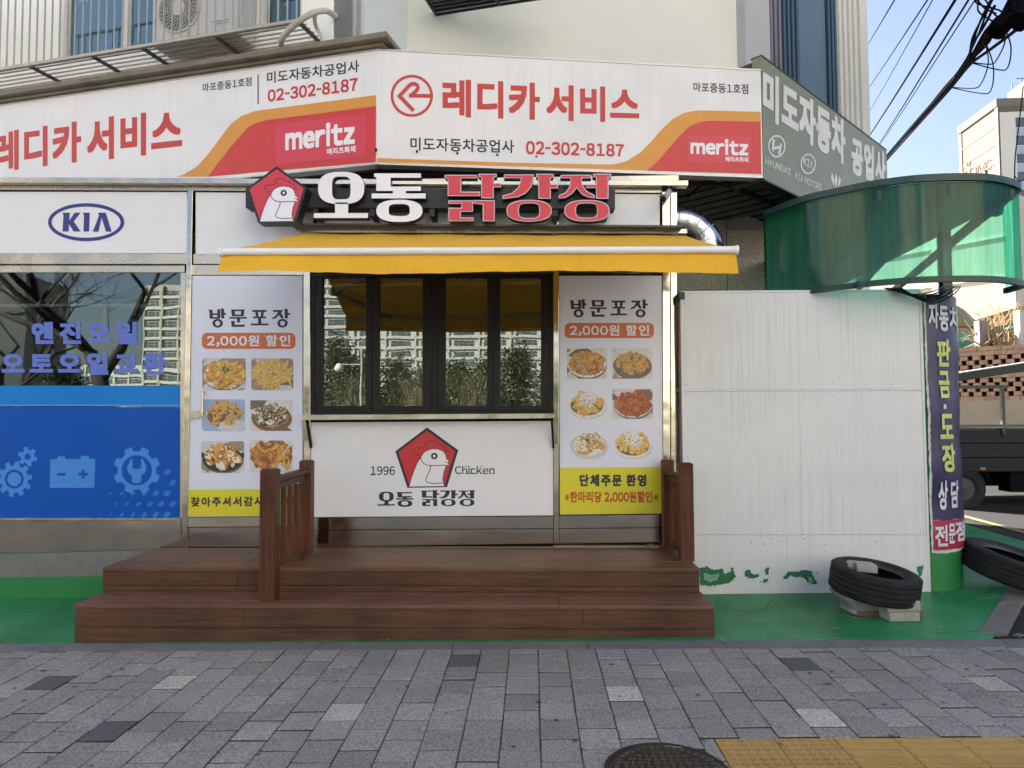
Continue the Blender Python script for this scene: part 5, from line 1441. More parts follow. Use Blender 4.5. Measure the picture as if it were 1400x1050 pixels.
rk = random.Random(8)
def cyl_patch(mb, t0, t1, z0, z1, nu, nv, r, mi=0, edge=0.0):
    k = len(mb.v); jl = [rk.uniform(-edge, edge) for _ in range(nv + 1)]; jb = [rk.uniform(-edge, edge) for _ in range(nu + 1)]
    for j in range(nv + 1):
        for i in range(nu + 1):
            t = t0 + (t1 - t0) * i / nu; z = z0 + (z1 - z0) * j / nv
            if i == 0: t += jl[j]
            if j == 0: z += jb[i]
            rr = r + .006 * math.sin(z * 4 + t * 3) + .004 * math.sin(z * 11 + 1)
            mb.v.append(Vector((CX + rr * math.cos(t), CY + rr * math.sin(t), z)))
    for j in range(nv):
        for i in range(nu): a = k + j * (nu + 1) + i; mb.f.append((a, a + 1, a + nu + 2, a + nu + 1)); mb.m.append(mi)
mb = MB(); cyl_patch(mb, thA - .01, thZ, bz_b - .012, bz_t, 24, 60, CR + .014, 0, .012); mb.build('torn_backing', torn, vb, smooth=60)
mb = MB(); cyl_patch(mb, thA + .03, thZ, zr_, bz_t - .01, 24, 60, CR + .018, 0, .008); mb.build('navy_field', navy_v, vb, smooth=60)
mb = MB(); cyl_patch(mb, thA + .025, thZ, bz_b + .012, zr_ - .001, 24, 12, CR + .018, 0, .006); mb.build('crimson_field', crim_v, vb, smooth=60)
def ctext(mb, s, t0, t1, z0, z1, bold=.03, mi=0):
    nv, fs = text_mesh(s, bold)
    out = []
    for u, v, l in nv:
        t = t0 + (t1 - t0) * u; z = z0 + (z1 - z0) * v; rr = CR + .0255 + l * .00005 + .006 * math.sin(z * 4 + t * 3) + .004 * math.sin(z * 11 + 1)
        out.append((CX + rr * math.cos(t), CY + rr * math.sin(t), z))
    mb.add(out, fs, mi)
def ch(mb, s, x0, y0, x1, y1, bold=.03):
    t0, z1 = BC.s_of(x0, y0); t1, _ = BC.s_of(x1, y0); _, z0 = BC.s_of((x0 + x1) / 2, y1)
    ctext(mb, s, t0, t1, z0, z1, bold)
mb = MB()
ch(mb, '자', 1268, 414, 1281, 449); ch(mb, '동', 1282, 418, 1294, 453)
t0 = BC.s_of(1295.5, 430)[0]; ctext(mb, '차', t0, t0 + .42, BC.s_of(1295, 452)[1], BC.s_of(1295, 419)[1])
mb.build('heading_lettering', M('banner_letter', (.62, .62, .66), .45, var=.1), vb); mb = MB()
ch(mb, '상', 1281.5, 657, 1293.5, 697); ch(mb, '담', 1297.5, 657, 1307.2, 694); 
mb.build('consult_lettering', MATS['banner_letter'], vb); mb = MB()
ch(mb, '전', 1277, 718, 1294, 747); ch(mb, '문', 1295, 716, 1304, 743)
t0 = BC.s_of(1304.5, 730)[0]; ctext(mb, '점', t0, t0 + .35, BC.s_of(1304, 741)[1], BC.s_of(1304, 713)[1]); ch(mb, '-', 1288, 553, 1291.5, 559, .06)
mb.build('foot_lettering', MATS['banner_letter'], vb)
mb = MB()
for s_, a in (('판', (1279, 464, 1296.5, 501)), ('금', (1282, 507, 1297, 544)), ('도', (1283, 566, 1301, 600)), ('장', (1285, 607, 1302.5, 645))): ch(mb, s_, *a, .035)
mb.build('lime_lettering', M('lime_letter', (.50, .56, .16), .45, var=.1), vb)
# canopy
cn = thing('canopy', 'curved green translucent canopy fascia on dark steel frame beside the olive garage sign', 'canopy', (3.6, .5, 2.9))
zct = yp(-.18).pt(1107, 269).z
ctop = [(1046, 293), (1075, 281), (1107, 270), (1149, 261), (1182, 254), (1215, 249), (1248, 245), (1281, 243), (1314, 242.2), (1347, 243), (1370, 246.5), (1385, 251), (1393, 255.5)]
cp3 = [zp(zct).pt(*q) for q in ctop]
zcb = vplane(cp3[4], cp3[6]).pt(1215, 389).z
print('canopy', zct, zcb, [tuple(round(a, 2) for a in p) for p in cp3])
e = cp3[-1]; cp3 += [e + Vector((.04, .10, 0)), e + Vector((.06, .22, 0)), e + Vector((.07, .34, 0))]
cp3 = smooth_path(cp3, 3)
fas = translucent('green_polycarbonate', (.30, .86, .66), .68)
mb = MB(); k = len(cp3)
mb.v = [Vector((p.x, p.y, zct)) for p in cp3] + [Vector((p.x, p.y, zcb)) for p in cp3]
for i in range(k - 1): mb.f.append((i, i + 1, k + i + 1, k + i)); mb.m.append(0)
mb.build('fascia', fas, cn, smooth=80)
frm = M('canopy_steel', (.012, .045, .038), .45, var=.15)
mb = MB()
for z, h_ in ((zct, .06), (zcb + .02, .05)):
    mb = MB()
    for i in range(k - 1): mb.bar((cp3[i].x, cp3[i].y, z), (cp3[i + 1].x, cp3[i + 1].y, z), .04, h_)
    mb.build('edge_frame', frm, cn)
rf = [Vector((p.x, p.y, zct - .05)) for p in cp3]
back = [Vector((1.9, 4.9, zct - .05)), g1 + dg_ * 5 + Vector((0, 0, zct - .05 - g1.z)), g1 + Vector((0, 0, zct - .05 - g1.z))]
mb = MB(); mb.prism([rf + [Vector((4.55, 1.2, zct - .05)), g1 + dg_ * LG + Vector((0, 0, zct - .05 - g1.z)), g1 + Vector((0, 0, zct - .05 - g1.z))]], (0, 0, .012)); mb.build('roof_sheet', translucent('roof_polycarbonate', (.02, .34, .2), .3), cn)
mb = MB()
for i in (6, 14, 22, 32):
    p = Vector((cp3[i].x, cp3[i].y, zct - .10)); q = g1 + dg_ * (.4 + i * .12); mb.bar(p, (q.x, q.y, zct - .10), .06, .08)
mb.build('roof_beam', frm, cn)
pc_ = vplane(cp3[18], cp3[24]).off(-.10); PPO = yp(CY + .55)
a = PPO.pt(1290, 300)
mb = MB(); mb.box(a.x - .05, a.x + .05, a.y - .04, a.y + .04, .1, zct - .05); mb.build('post', frm, cn)
mb = MB(); mb.tube([zp(zcb).pt(1166, 391) + Vector((.02, .03, 0)), PPO.pt(1291, 252)], .013, 8); mb.build('brace', frm, cn)
fl_ = pc_.off(-.6).pt(1360, 285)
mb = MB(); mb.obox(fl_ - Vector((.09, 0, .05)), (.18, .03, 0), (0, .08, 0), (.03, 0, .1)); mb.tube([fl_, fl_ + Vector((.0, .1, .25)), fl_ + Vector((0, .1, .4))], .01, 6); mb.build('floodlight', black_frame, cn)
mb = MB(); rk = random.Random(3)
for i in range(9):
    p = pc_.off(-.3).pt(1262 + i * 3, 398); mb.tube(smooth_path([p + Vector((-.3, .1, .05)), p + Vector((-.1, 0, -.03 - .01 * i)), p + Vector((.1, .0, -.02 * (i % 3))), p + Vector((.3, .2, .08))], 4), .006, 5)
mb.build('cable_bundle', black_frame, cn)

# ------------------------------------------------------------------ tyres and the things under them
def tyre(name, lab, c, r, w, rx, ry, rz=0):
    t = thing(name, lab, 'tyre', (0, 0, 0), 'old car tyres')
    prof = []
    hw = w / 2; ri = r * .62
    prof = [(ri, -hw * .62), (ri * 1.03, -hw * .78), (ri + (r - ri) * .35, -hw * .98), (ri + (r - ri) * .7, -hw), (r * .955, -hw * .92), (r * .985, -hw * .80)]
    for a in (-.55, -.2, .2, .55):
        prof += [(r, hw * (a - .14)), (r, hw * (a - .035)), (r - .010, hw * (a - .03)), (r - .010, hw * (a + .03)), (r, hw * (a + .035))]
    prof += [(r, hw * .72), (r * .985, hw * .80), (r * .955, hw * .92), (ri + (r - ri) * .7, hw), (ri + (r - ri) * .5, hw * .985), (ri + (r - ri) * .48, hw * 1.0), (ri + (r - ri) * .35, hw * .98), (ri * 1.03, hw * .78), (ri, hw * .62), (ri * 1.04, hw * .5), (r * .9, hw * .42), (r * .93, 0), (r * .9, -hw * .42), (ri * 1.04, -hw * .5)]
    mb = MB(); mb.lathe(prof, n=72, closed=True); o = mb.build('carcass', rubber, t, smooth=32)
    mb = MB()
    for i in range(72):
        a = 2 * math.pi * i / 72
        for sg in (-1, 1):
            p = Matrix.Rotation(a, 4, 'Z') @ Vector((r * .988, 0, sg * hw * .83)); d = Matrix.Rotation(a, 4, 'Z') @ Vector((0, 1, 0)); n_ = Matrix.Rotation(a, 4, 'Z') @ Vector((1, 0, 0))
            mb.obox(p - d * .007 - n_ * .004, d * .014, n_ * .007, (0, 0, -sg * hw * .2))
    mb.build('tread_block', rubber, t)
    mb = MB(); mb.lathe([(ri * .995, hw * .60), (ri * 1.045, hw * .80), (ri * 1.05, hw * .83), (ri * 1.0, hw * .66)], n=60, closed=True)
    mb.build('bead', M('bead_grey', (.06, .06, .062), .5), t, smooth=40)
    t.location = c; t.rotation_euler = (R(rx), R(ry), R(rz))
    return t
t1c = yp(-.72).pt(1195.5, 795)
tyre('old_tyre', 'worn tyre propped on a grey tub and blocks before the white wall', t1c, .345, .225, 6.5, 6.5)
t2c = yp(-.05).pt(1366, 771)
tyre('old_tyre', 'worn tyre leaning on the green floor at the right edge of the photo', t2c + Vector((.12, 0, -.015)), .415, .235, 10.0, 13.5)
def gp(px, py, h=0): return APR.off(h).pt(px, py)
a = gp(1214, 851); s0 = Vector((a.x, a.y, az(a.x, a.y)))
for k, (lab, dx, ln, h_) in enumerate((('lower pale concrete block under the propped tyre', .015, .25, .075), ('upper pale concrete block with chipped edges under the propped tyre', 0, .275, .085))):
    mb = MB(); mb.obox(s0 + Vector((dx, 0, .001 if k == 0 else .078)), (ln, .02, 0), (-.01, .2, 0), (0, 0, h_))
    tag(mb.build('concrete_block', concrete, off=s0 + Vector((.12, .1, 0)), bevel=.012), lab, 'block', 'concrete blocks under the tyre')
for k, (px, py, lab, sz) in enumerate(((1172, 776, 'speckled concrete brick lying inside the propped tyre', (.17, .11, .07)), (1158, 772, 'grey stone lump half hidden inside the propped tyre behind the brick', (.12, .1, .06)))):
    p = yp(-.66 + .06 * k).pt(px, py + 6); mb = MB(); mb.obox(p, (sz[0], -.01, -.015), (0, sz[1], .01), (0, 0, sz[2]))
    tag(mb.build('concrete_block', concrete, off=p, bevel=.01), lab, 'block', 'concrete blocks under the tyre')
a = gp(1178, 846); mb = MB(); mb.obox(Vector((a.x, a.y + .06, az(a.x, a.y) + .002)), (.52, -.012, .006), (0, .07, 0), (0, 0, .04))
tag(mb.build('wood_strip', wood('grey_lath', (.24, .15, .08), (.12, .07, .04), 'x'), off=(a.x, a.y, 0), bevel=.003), 'short weathered wood lath on the floor beneath the concrete blocks', 'plank')
# upturned tub
a = gp(1170, 838); tb = Vector((t1c.x - .06, t1c.y + .02, az(t1c.x, t1c.y)))
mb = MB(); ks = []
for z, s_ in ((.0, .72), (.012, .74), (.03, .70), (.05, .72), (.10, .90), (.14, 1.0), (.15, 1.0)):
    ks.append([tb + Vector((x * s_, y * s_, z)) for x, y in rrect(-.25, -.2, .25, .2, .08, 5)])
for i in range(len(ks) - 1):
    n = len(ks[i]); q = len(mb.v); mb.v += ks[i] + ks[i + 1]
    for j in range(n): mb.f.append((q + j, q + (j + 1) % n, q + n + (j + 1) % n, q + n + j)); mb.m.append(0)
mb.flat([ks[-1]])
tag(mb.build('plastic_tub', M('tub_grey', (.26, .26, .25), .45, var=.08), smooth=50, off=tb), 'grey plastic tub holding up the propped tyre', 'tub')

# ------------------------------------------------------------------ truck, brick wall and far things at the right
TY = 4.6
tz = az(7.5, TY) - .02
wz = yp(TY).pt(1330, 698).z
tk = thing('flatbed_truck', 'dark navy flatbed truck parked behind the vinyl banner, cut by the right edge', 'truck', (9.2, TY + .8, wz))
tx0 = yp(TY).pt(1290, 620).x
navy_t = M('navy_truck', (.005, .008, .016), .45, var=.1, spec=.25); navy_t2 = M('truck_dark', (.005, .005, .006), .8, spec=.1)
zb_t, zb_b = yp(TY).pt(1340, 583).z, yp(TY).pt(1340, 645).z
mb = MB()
for i, (a, b) in enumerate(((0, .3), (.31, .62), (.63, .93))):
    z0 = zb_b + (zb_t - zb_b) * a; z1 = zb_b + (zb_t - zb_b) * b; mb.box(tx0, tx0 + 3.4, TY - .01 + .006 * (i % 2), TY + .03, z0, z1)
mb.box(tx0, tx0 + .04, TY + .03, TY + 1.7, zb_b, zb_t - .02); mb.box(tx0, tx0 + 3.4, TY + 1.67, TY + 1.7, zb_b, zb_t - .02)
mb.build('drop_side', navy_t, tk, bevel=.008)
mb = MB(); mb.box(tx0, tx0 + 3.4, TY + .03, TY + 1.67, zb_t - .06, zb_t - .02); mb.box(tx0, tx0 + 3.4, TY - .012, TY + .05, zb_t - .015, zb_t + .03); mb.build('bed_cover', M('bed_grey', (.09, .10, .10), .5, var=.15, grime=.3), tk)
mb = MB(); mb.box(tx0 + .1, tx0 + 5, TY + .35, TY + 1.4, wz + .35, zb_b); mb.box(tx0 + 1.05, tx0 + 1.9, TY + .05, TY + .35, wz + .28, wz + .62); mb.build('chassis', navy_t2, tk)
for x, y in ((tx0 + .32, TY + .10), (tx0 + 3.6, TY + .1), (tx0 + .32, TY + 1.4), (tx0 + 3.6, TY + 1.4)):
    Z = Matrix.Translation((x, y, wz + .34)) @ Matrix.Rotation(R(90), 4, 'X')
    mb = MB(); mb.lathe([(.2, -.1), (.31, -.11), (.34, -.06), (.34, .06), (.31, .11), (.2, .1)], Z, 36); w_ = mb.build('wheel', rubber, tk, smooth=40)
    mb = MB(); mb.lathe([(.2, .1), (.17, .06), (.06, .05), (.001, .07)], Z, 28); mb.build('rim', steel_dark, w_, smooth=40)
mb = MB()
cab = [(tx0 + 3.5, wz + .35), (tx0 + 5.1, wz + .35), (tx0 + 5.15, wz + 1.1), (tx0 + 4.75, wz + 1.95), (tx0 + 3.5, wz + 1.98)]
mb.prism([[Vector((x, TY, z)) for x, z in cab]], (0, 1.65, 0)); mb.build('cab', navy_t, tk, bevel=.03)
mb = MB()
for i in range(5): x = tx0 + .15 + i * .75; mb.box(x, x + .05, TY - .03, TY + .0, zb_t - .14, zb_t - .02); mb.tube([(x + .025, TY - .03, zb_t - .1), (x + .025, TY - .05, zb_t - .16)], .008, 6)
mb.build('latch', steel_dark, tk)
mb = MB(); mb.box(tx0 + .55, tx0 + .63, TY - .02, TY, zb_b + .03, zb_b + .07); mb.build('side_reflector', M('reflector_amber', (.4, .12, .01), .3), tk)
mb = MB(); mb.tube([(tx0 + .32 + .42 * math.cos(t), TY + .06, wz + .34 + .42 * math.sin(t)) for t in [R(20 + 14 * k) for k in range(11)]], .025, 6); mb.build('mudguard', navy_t2, tk)
mb = MB()
rz = yp(TY + .1).pt(1345, 529).z
p = yp(TY + .1).pt(1371, 560)
for x in (p.x, p.x + 1.2, tx0 + .1): mb.box(x - .025, x + .025, TY + .08, TY + .13, zb_t - .02, rz)
mb.bar((tx0 - .1, TY + .1, rz), (p.x + .08, TY + .1, rz), .05, .05)
mb.build('rack', steel_dark, tk)
a_, b_ = yp(TY + .5).pt(1290, 517), yp(TY + .1).pt(1400, 500); b2_ = b_ + (b_ - a_) * .6
ldr = thing('tarpaulin_board', 'dark green board lying across the truck rack', 'board', tuple(a_))
mb = MB(); mb.obox(a_ - Vector((0, 0, .09)), b2_ - a_, (0, .35, .0), (0, 0, .12)); mb.build('board', M('board_green', (.03, .045, .035), .5), ldr, bevel=.01)
mb = MB(); mb.obox(a_ + Vector((0, -.01, .032)), b2_ - a_, (0, .37, .0), (0, 0, .02)); mb.build('edge', M('edge_grey', (.3, .31, .32), .5), ldr)

BY = 9.0
bw0, bw1 = yp(BY + 1.2).pt(1270, 486), yp(BY).pt(1400, 470)
WB = vplane(bw0, bw1); dB = (Vector((bw1.x, bw1.y, 0)) - Vector((bw0.x, bw0.y, 0))).normalized()
gwl = thing('garden_wall', 'beige rendered wall topped with openwork pinkish brick courses', 'wall', (bw1.x, bw1.y, az(bw1.x, bw1.y)))
zt_ = bw1.z; zmid = WB.pt(1390, 547).z
base = Vector((bw0.x, bw0.y, 0)) - dB * 3
mb = MB(); mb.obox(base, dB * 12, -WB.n * .25, (0, 0, zmid)); mb.build('render', M('beige_render', (.42, .36, .26), .9, var=.12, vs=1.5, grime=.2, bump=.2), gwl)
brick = M('pink_brick', (.46, .29, .19), .85, var=.25, vs=9, bump=.3, fine=.2)
mb = MB(); hb = (zt_ - zmid) / 12.0; rk = random.Random(1); LB = 12.0
for r in range(12):
    z = zmid + r * hb
    if r in (5, 11, 10, 6, 0): L_, G_ = .22, .006
    else: L_, G_ = .15, .10
    x = (r % 2) * .12
    while x < LB:
        l = min(L_, LB - x); mb.obox(base + dB * x + Vector((0, 0, z)) - WB.n * rk.uniform(0, .012), dB * l, -WB.n * .22, (0, 0, hb - .008)); x += L_ + G_
mb.build('openwork_brick', brick, gwl)
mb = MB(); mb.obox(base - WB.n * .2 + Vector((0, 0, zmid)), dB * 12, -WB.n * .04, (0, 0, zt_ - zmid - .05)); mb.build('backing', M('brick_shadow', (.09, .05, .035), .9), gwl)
# things above the brick wall
pp = vplane(bw0, bw1).off(-.8)
p = pp.pt(1345, 455); mb = MB(); mb.box(p.x - .1, p.x + .1, p.y, p.y + .2, 0, pp.pt(1345, 438).z); tag(mb.build('fence_post', M('post_grey', (.16, .17, .19), .6), off=(p.x, p.y, 0)), 'square grey post standing behind the openwork brick wall', 'post')
p = pp.pt(1401, 455); mb = MB(); mb.box(p.x - .1, p.x + .1, p.y, p.y + .2, 0, pp.pt(1401, 424).z); tag(mb.build('fence_post', M('post_pale', (.4, .4, .38), .6), off=(p.x, p.y, 0)), 'pale grey post behind the brick wall at the photo edge', 'post')
mb = MB(); a, b = pp.off(-.5).pt(1285, 474), pp.off(-.5).pt(1343, 468); mb.obox(a - Vector((0, 0, .22)), b - a, -pp.n * .8, (0, 0, .3)); a, b = pp.off(-.9).pt(1295, 464), pp.off(-.9).pt(1400, 444); mb.bar(a, b, .12, .15)
tag(mb.build('shelter_roof', M('teal_sheet', (.04, .22, .18), .5, var=.15), off=tuple(a)), 'low teal sheet roof behind the openwork brick wall', 'roof')
def vine(name, lab, plane, px0, px1, py0, py1, n, sd, col, r0=.008):
    rk = random.Random(sd); mb = MB()
    for i in range(n):
        x, y = rk.uniform(px0, px1), py1 + rk.uniform(-4, 2); P_ = plane.off(rk.uniform(-.4, .4)); pts = [P_.pt(x, y)]
        a = rk.uniform(-2.4, -.7)
        for k in range(5):
            a += rk.gauss(0, .5); s_ = (py1 - py0) / 5 * rk.uniform(.6, 1.3); x += math.cos(a) * s_; y += math.sin(a) * s_; y = max(y, py0 - 3); pts.append(P_.pt(x, y))
        mb.tube(pts, [r0 * (1.2 - .2 * k) for k in range(len(pts))], 4, cap=False)
    return tag(mb.build(name, M('twig_%d' % sd, col, .9, var=.3)), lab, 'plant')
vine('bare_vine', 'tangle of bare brown vine on a post above the brick wall', pp.off(-.3), 1340, 1368, 432, 476, 60, 3, (.26, .19, .11), .022)
vine('bare_shrub', 'sparse bare twigs on the slope above the brick wall', pp.off(-3), 1352, 1425, 408, 466, 110, 5, (.30, .20, .10), .014)
mb = MB(); q = pp.off(-9)
hp_ = [q.pt(*a) for a in ((1290, 500), (1290, 452), (1313, 444), (1345, 434), (1385, 422), (1440, 408), (1500, 396), (1500, 500))]
mb.prism([hp_], -q.n * 6); structure(mb.build('hillside', M('brown_slope', (.20, .15, .10), .95, var=.25, vs=.8, bump=.5, bs=10)))
q = pp.off(-5); rh = thing('shed', 'small olive gabled shed roof behind the banner', 'shed', tuple(q.pt(1300, 470)))
mb = MB(); l = [q.pt(*a) for a in ((1270, 446), (1270, 424), (1290, 408), (1331, 446))]; mb.prism([l], -q.n * 3); mb.build('roof', M('olive_roof', (.20, .19, .10), .8, var=.1), rh)
mb = MB(); l = [q.off(-.1).pt(*a) for a in ((1270, 480), (1270, 446), (1326, 446), (1326, 480))]; mb.prism([l], -q.n * 2.7); mb.build('wall', M('shed_wall', (.25, .22, .17), .9), rh)

# distant apartment tower
D1, D2 = 110.0, 124.0
n1 = yp(D1 - 6.8).pt(1365, 145); n2 = zp(n1.z).pt(1303, 190)
tw = thing('apartment_tower', 'tall cream apartment tower with a flower logo on its blank gable, beyond the canopy', 'building', (n1.x + 8, n1.y + 8, 0))
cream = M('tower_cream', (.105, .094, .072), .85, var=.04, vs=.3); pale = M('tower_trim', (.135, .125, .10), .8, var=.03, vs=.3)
GT = vplane(n1, n2); dG = (Vector((n2.x, n2.y, 0)) - Vector((n1.x, n1.y, 0))).normalized()
N1 = Vector((n1.x, n1.y, -1)); N2 = N1 + dG * ((n2 - n1).length - 2.0)
zt1 = n1.z
wid = 16
fR = -GT.n
pe = [N1, N1 + fR * wid, N1 + fR * wid + dG * 15, N2]
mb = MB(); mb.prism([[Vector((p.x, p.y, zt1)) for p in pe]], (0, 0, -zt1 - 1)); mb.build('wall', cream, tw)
mb = MB()
zz = zt1 - 3.0; lf = 25.0 / F * D1
k = 0
while zz > 4:
    p = N1 + GT.n * .08; mb.obox(Vector((p.x, p.y, zz)), dG * (N2 - N1).length, -GT.n * .2, (0, 0, .16)); zz -= lf
for p in (N1, N2 - dG * .8): mb.obox(Vector((p.x, p.y, 0)) + GT.n * .15, dG * .8, -GT.n * .3, (0, 0, zt1))
mb.obox(Vector((N1.x, N1.y, zt1)) + GT.n * .3, dG * (N2 - N1).length, -GT.n * wid, (0, 0, 1.2))
ch_ = N1 + fR * 5; mb.obox(Vector((ch_.x, ch_.y, zt1 + 1.2)), dG * 6, fR * 6, (0, 0, 3.4))
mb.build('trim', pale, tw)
mb = MB(); mb.obox(N1 + fR * .1 + GT.n * 0 - dG * .02, fR * (wid - .2), -dG * .02, (0, 0, zt1)); mb.build('lit_front_slab', M('tower_front_lit', (.55, .53, .47), .8, var=.03, vs=.3), tw)  # tower paint lightened: brightness painted onto its shaded front
RF = vplane(N1, N1 + fR)
glz = M('tower_glass', (.07, .085, .10), .2, var=.2, vs=1); pnl = M('tower_spandrel', (.28, .36, .42), .5)
for r in range(13):
    zc_ = zt1 - 2.1 - r * lf
    for c in range(2):
        p = N1 + fR * (2.4 + c * 5.2) + RF.n * .06
        mb = MB(); mb.obox(Vector((p.x, p.y, zc_ - 1.35)), fR * 3.6, -RF.n * .1, (0, 0, 1.5)); w_ = mb.build('window', glz, tw)
        mb = MB(); mb.obox(Vector((p.x, p.y, zc_ - 1.35)) + RF.n * .05 + fR * 1.7, fR * .15, -RF.n * .1, (0, 0, 1.5)); mb.build('mullion', pale, w_)
        mb = MB(); mb.obox(Vector((p.x, p.y, zc_ - lf + .2)), fR * 3.6, -RF.n * .08, (0, 0, lf - 1.65)); mb.build('spandrel', pnl, tw)
mb = MB(); TPn = GT.off(.12)
cols = [M('logo_teal', (.05, .075, .072), .8), M('logo_rose', (.085, .045, .04), .8), M('logo_tan', (.06, .045, .03), .8)]
text(mb, 'D', ((1325, 231), (1334.5, 225), (1334.5, 240), (1325, 246)), TPn, 0, -.0); text(mb, 'M', ((1335.5, 226), (1346, 221), (1346, 234), (1335.5, 239)), TPn, 1, 0); text(mb, 'C', ((1346.5, 221), (1355, 217), (1355, 230), (1346.5, 234)), TPn, 2, 0)
for l in ([(1328, 211), (1325, 228), (1323.5, 227)], [(1320, 218), (1323, 226), (1321, 227.5)], [(1315, 228), (1320, 229.5), (1319, 231)], [(1315, 236), (1321, 233.5), (1320, 236.5)]): ppoly(mb, l, TPn, 2)
mb.build('tower_logo', cols, tw)
q = yp(D1).pt(1396, 118); mb = MB()
for k in range(4):
    b0 = Vector((q.x + (k % 2) * 2.2, q.y + (k // 2) * 2.2, q.z - 5)); mb.bar(b0, b0 + Vector((0, 0, 6.5)), .12, .12); mb.bar(b0, b0 + Vector((2.2 * (1 - 2 * (k % 2)), 0, 4)), .08, .08)
for z in (2, 4, 6.3): mb.bar(Vector((q.x - .8, q.y, q.z - 5 + z)), Vector((q.x + 3, q.y, q.z - 5 + z)), .1, .1)
mb.build('roof_mast', steel_dark, tw)
# second building seen under the canopy
tw2 = thing('apartment_block', 'cream lower block with white trim seen under the canopy edge', 'building', tuple(yp(70).pt(1345, 430)))
m1 = yp(55).pt(1384, 262); dG2 = Vector((-.6, .8, 0)); q = vplane(m1, m1 + dG2)
M1 = Vector((m1.x, m1.y, 0)); L2 = 34.0
mb = MB(); mb.obox(M1 + Vector((0, 0, -1)), dG2 * L2, -q.n * 14, (0, 0, m1.z + 1)); mb.build('wall', M('block_cream', (.42, .38, .30), .85, var=.04, vs=.3), tw2)
mb = MB()
for z in [m1.z * k / 6 for k in range(1, 7)]: mb.obox(M1 + Vector((0, 0, z - .3)) + q.n * .12, dG2 * L2, -q.n * .3, (0, 0, .25))
for u in (0, 6.2, 14, 22, 30): mb.obox(M1 + dG2 * u + q.n * .14, dG2 * .5, -q.n * .3, (0, 0, m1.z))
mb.build('trim', M('block_trim', (.52, .49, .41), .8), tw2)
for k in range(5):
    for c in (3.2, 8.4):
        mb = MB(); mb.obox(M1 + fR * c + Vector((0, 0, m1.z - 2.6 - k * 3)) + RF.n * .05, fR * 2.2, -RF.n * .1, (0, 0, 1.5)); mb.build('window', glz, tw2)

# ------------------------------------------------------------------ overhead cables
blk = M('cable_black', (.004, .004, .005), .95, spec=.05)
def cable(a, b, r, lab, da=9.0, db=26.0, grp='overhead cables by the olive sign'):
    p, q = yp(da - 6.8).pt(*a), yp(db - 6.8).pt(*b)
    mb = MB(); mb.tube([p + (p - q) * .25, p, (p + q) / 2 - Vector((0, 0, .02)), q, q + (q - p) * .3], r, 6)
    tag(mb.build('overhead_cable', blk, off=tuple(p)), lab, 'cable', grp)
cable((1223, 0), (1181, 69), .009, 'leftmost thin overhead cable crossing the sky beside the ribbed wall')
cable((1268, 0), (1183, 127), .010, 'second thin overhead cable from the ribbed wall')
cable((1275, 0), (1184, 161), .007, 'finest overhead cable, third from the ribbed wall')
cable((1306, 0), (1188.6, 186), .019, 'thick single overhead cable, fourth from the ribbed wall')
cable((1324, 0), (1202, 197), .014, 'overhead cable fifth from the ribbed wall, running close to its twin')
cable((1333, 0), (1204, 197), .009, 'thin twin overhead cable nearest the fat cable bundle')
cb = thing('cable_bundle', 'fat black bundle of utility cables with loose loops and splice box', 'cables', tuple(yp(3).pt(1350, 50)))
seqp = [((1196, 236), 24), ((1213, 214.5), 21), ((1256, 166), 16), ((1297, 119), 12.5), ((1325, 85), 10.8), ((1346, 54), 9.6), ((1368, 28), 8.6), ((1395, -4), 7.6)]
cen = [yp(d - 6.8).pt(*a) for a, d in seqp]
rk = random.Random(6); mb = MB()
for i in range(16):
    o = [Vector((rk.gauss(0, .5), 0, rk.gauss(0, .5))) for _ in cen]; base_o = Vector((rk.gauss(0, 1), 0, rk.gauss(0, 1)))
    pts = []
    for j, p in enumerate(cen):
        s_ = .030 + max(0, j - 4) * .045; pts.append(p + (base_o + o[j] * .6) * s_)
    mb.tube(smooth_path(pts, 4), rk.uniform(.010, .022), 5, cap=False)
mb.build('strand', blk, cb, smooth=60)
mb = MB()
for k in range(4):
    j = rk.choice((3, 4)); a, b = cen[j], cen[j + 2] if j + 2 < len(cen) else cen[-1]; m_ = (a + b) / 2 + Vector((.18 + .07 * k, 0, -.22 - .06 * k))
    mb.tube(smooth_path([a, m_.lerp(a, .35) + Vector((.05, 0, -.06)), m_, m_.lerp(b, .5) + Vector((.08, 0, .0)), b], 5), .009, 5, cap=False)
for k in range(4):
    p = yp(1.4).pt(1362 + k * 4, 22 + rk.uniform(-6, 12)); mb.tube(smooth_path([p, p + Vector((-.06 + .02 * k, .1, .12)), p + Vector((rk.uniform(-.2, .2), .3, .35)), p + Vector((rk.uniform(-.3, .3), .4, .6))], 4), .010, 5, cap=False)
mb.build('loose_loop', blk, cb, smooth=60)
mb = MB(); mb.tube(smooth_path([yp(.9).pt(1362, 44), yp(.9).pt(1385, 18), yp(.9).pt(1412, -14)], 4), [.10] * 9, 12); mb.tube([yp(.7).pt(1392, 30), yp(.7).pt(1412, 18)], .11, 12); mb.build('splice_box', blk, cb, smooth=40)
mb = MB(); p = [yp(14).pt(1399, 118), yp(14).pt(1393, 170), yp(14).pt(1388, 215), yp(14).pt(1387, 250)]; mb.tube(smooth_path(p, 4), .018, 6); p = [yp(14).pt(1387, 240), yp(14).pt(1394, 248), yp(14).pt(1402, 246), yp(14).pt(1420, 250)]; mb.tube(smooth_path(p, 4), .014, 6)
tag(mb.build('hanging_cable', blk, off=tuple(p[0])), 'slack dark cable hanging in front of the apartment tower windows', 'cable')
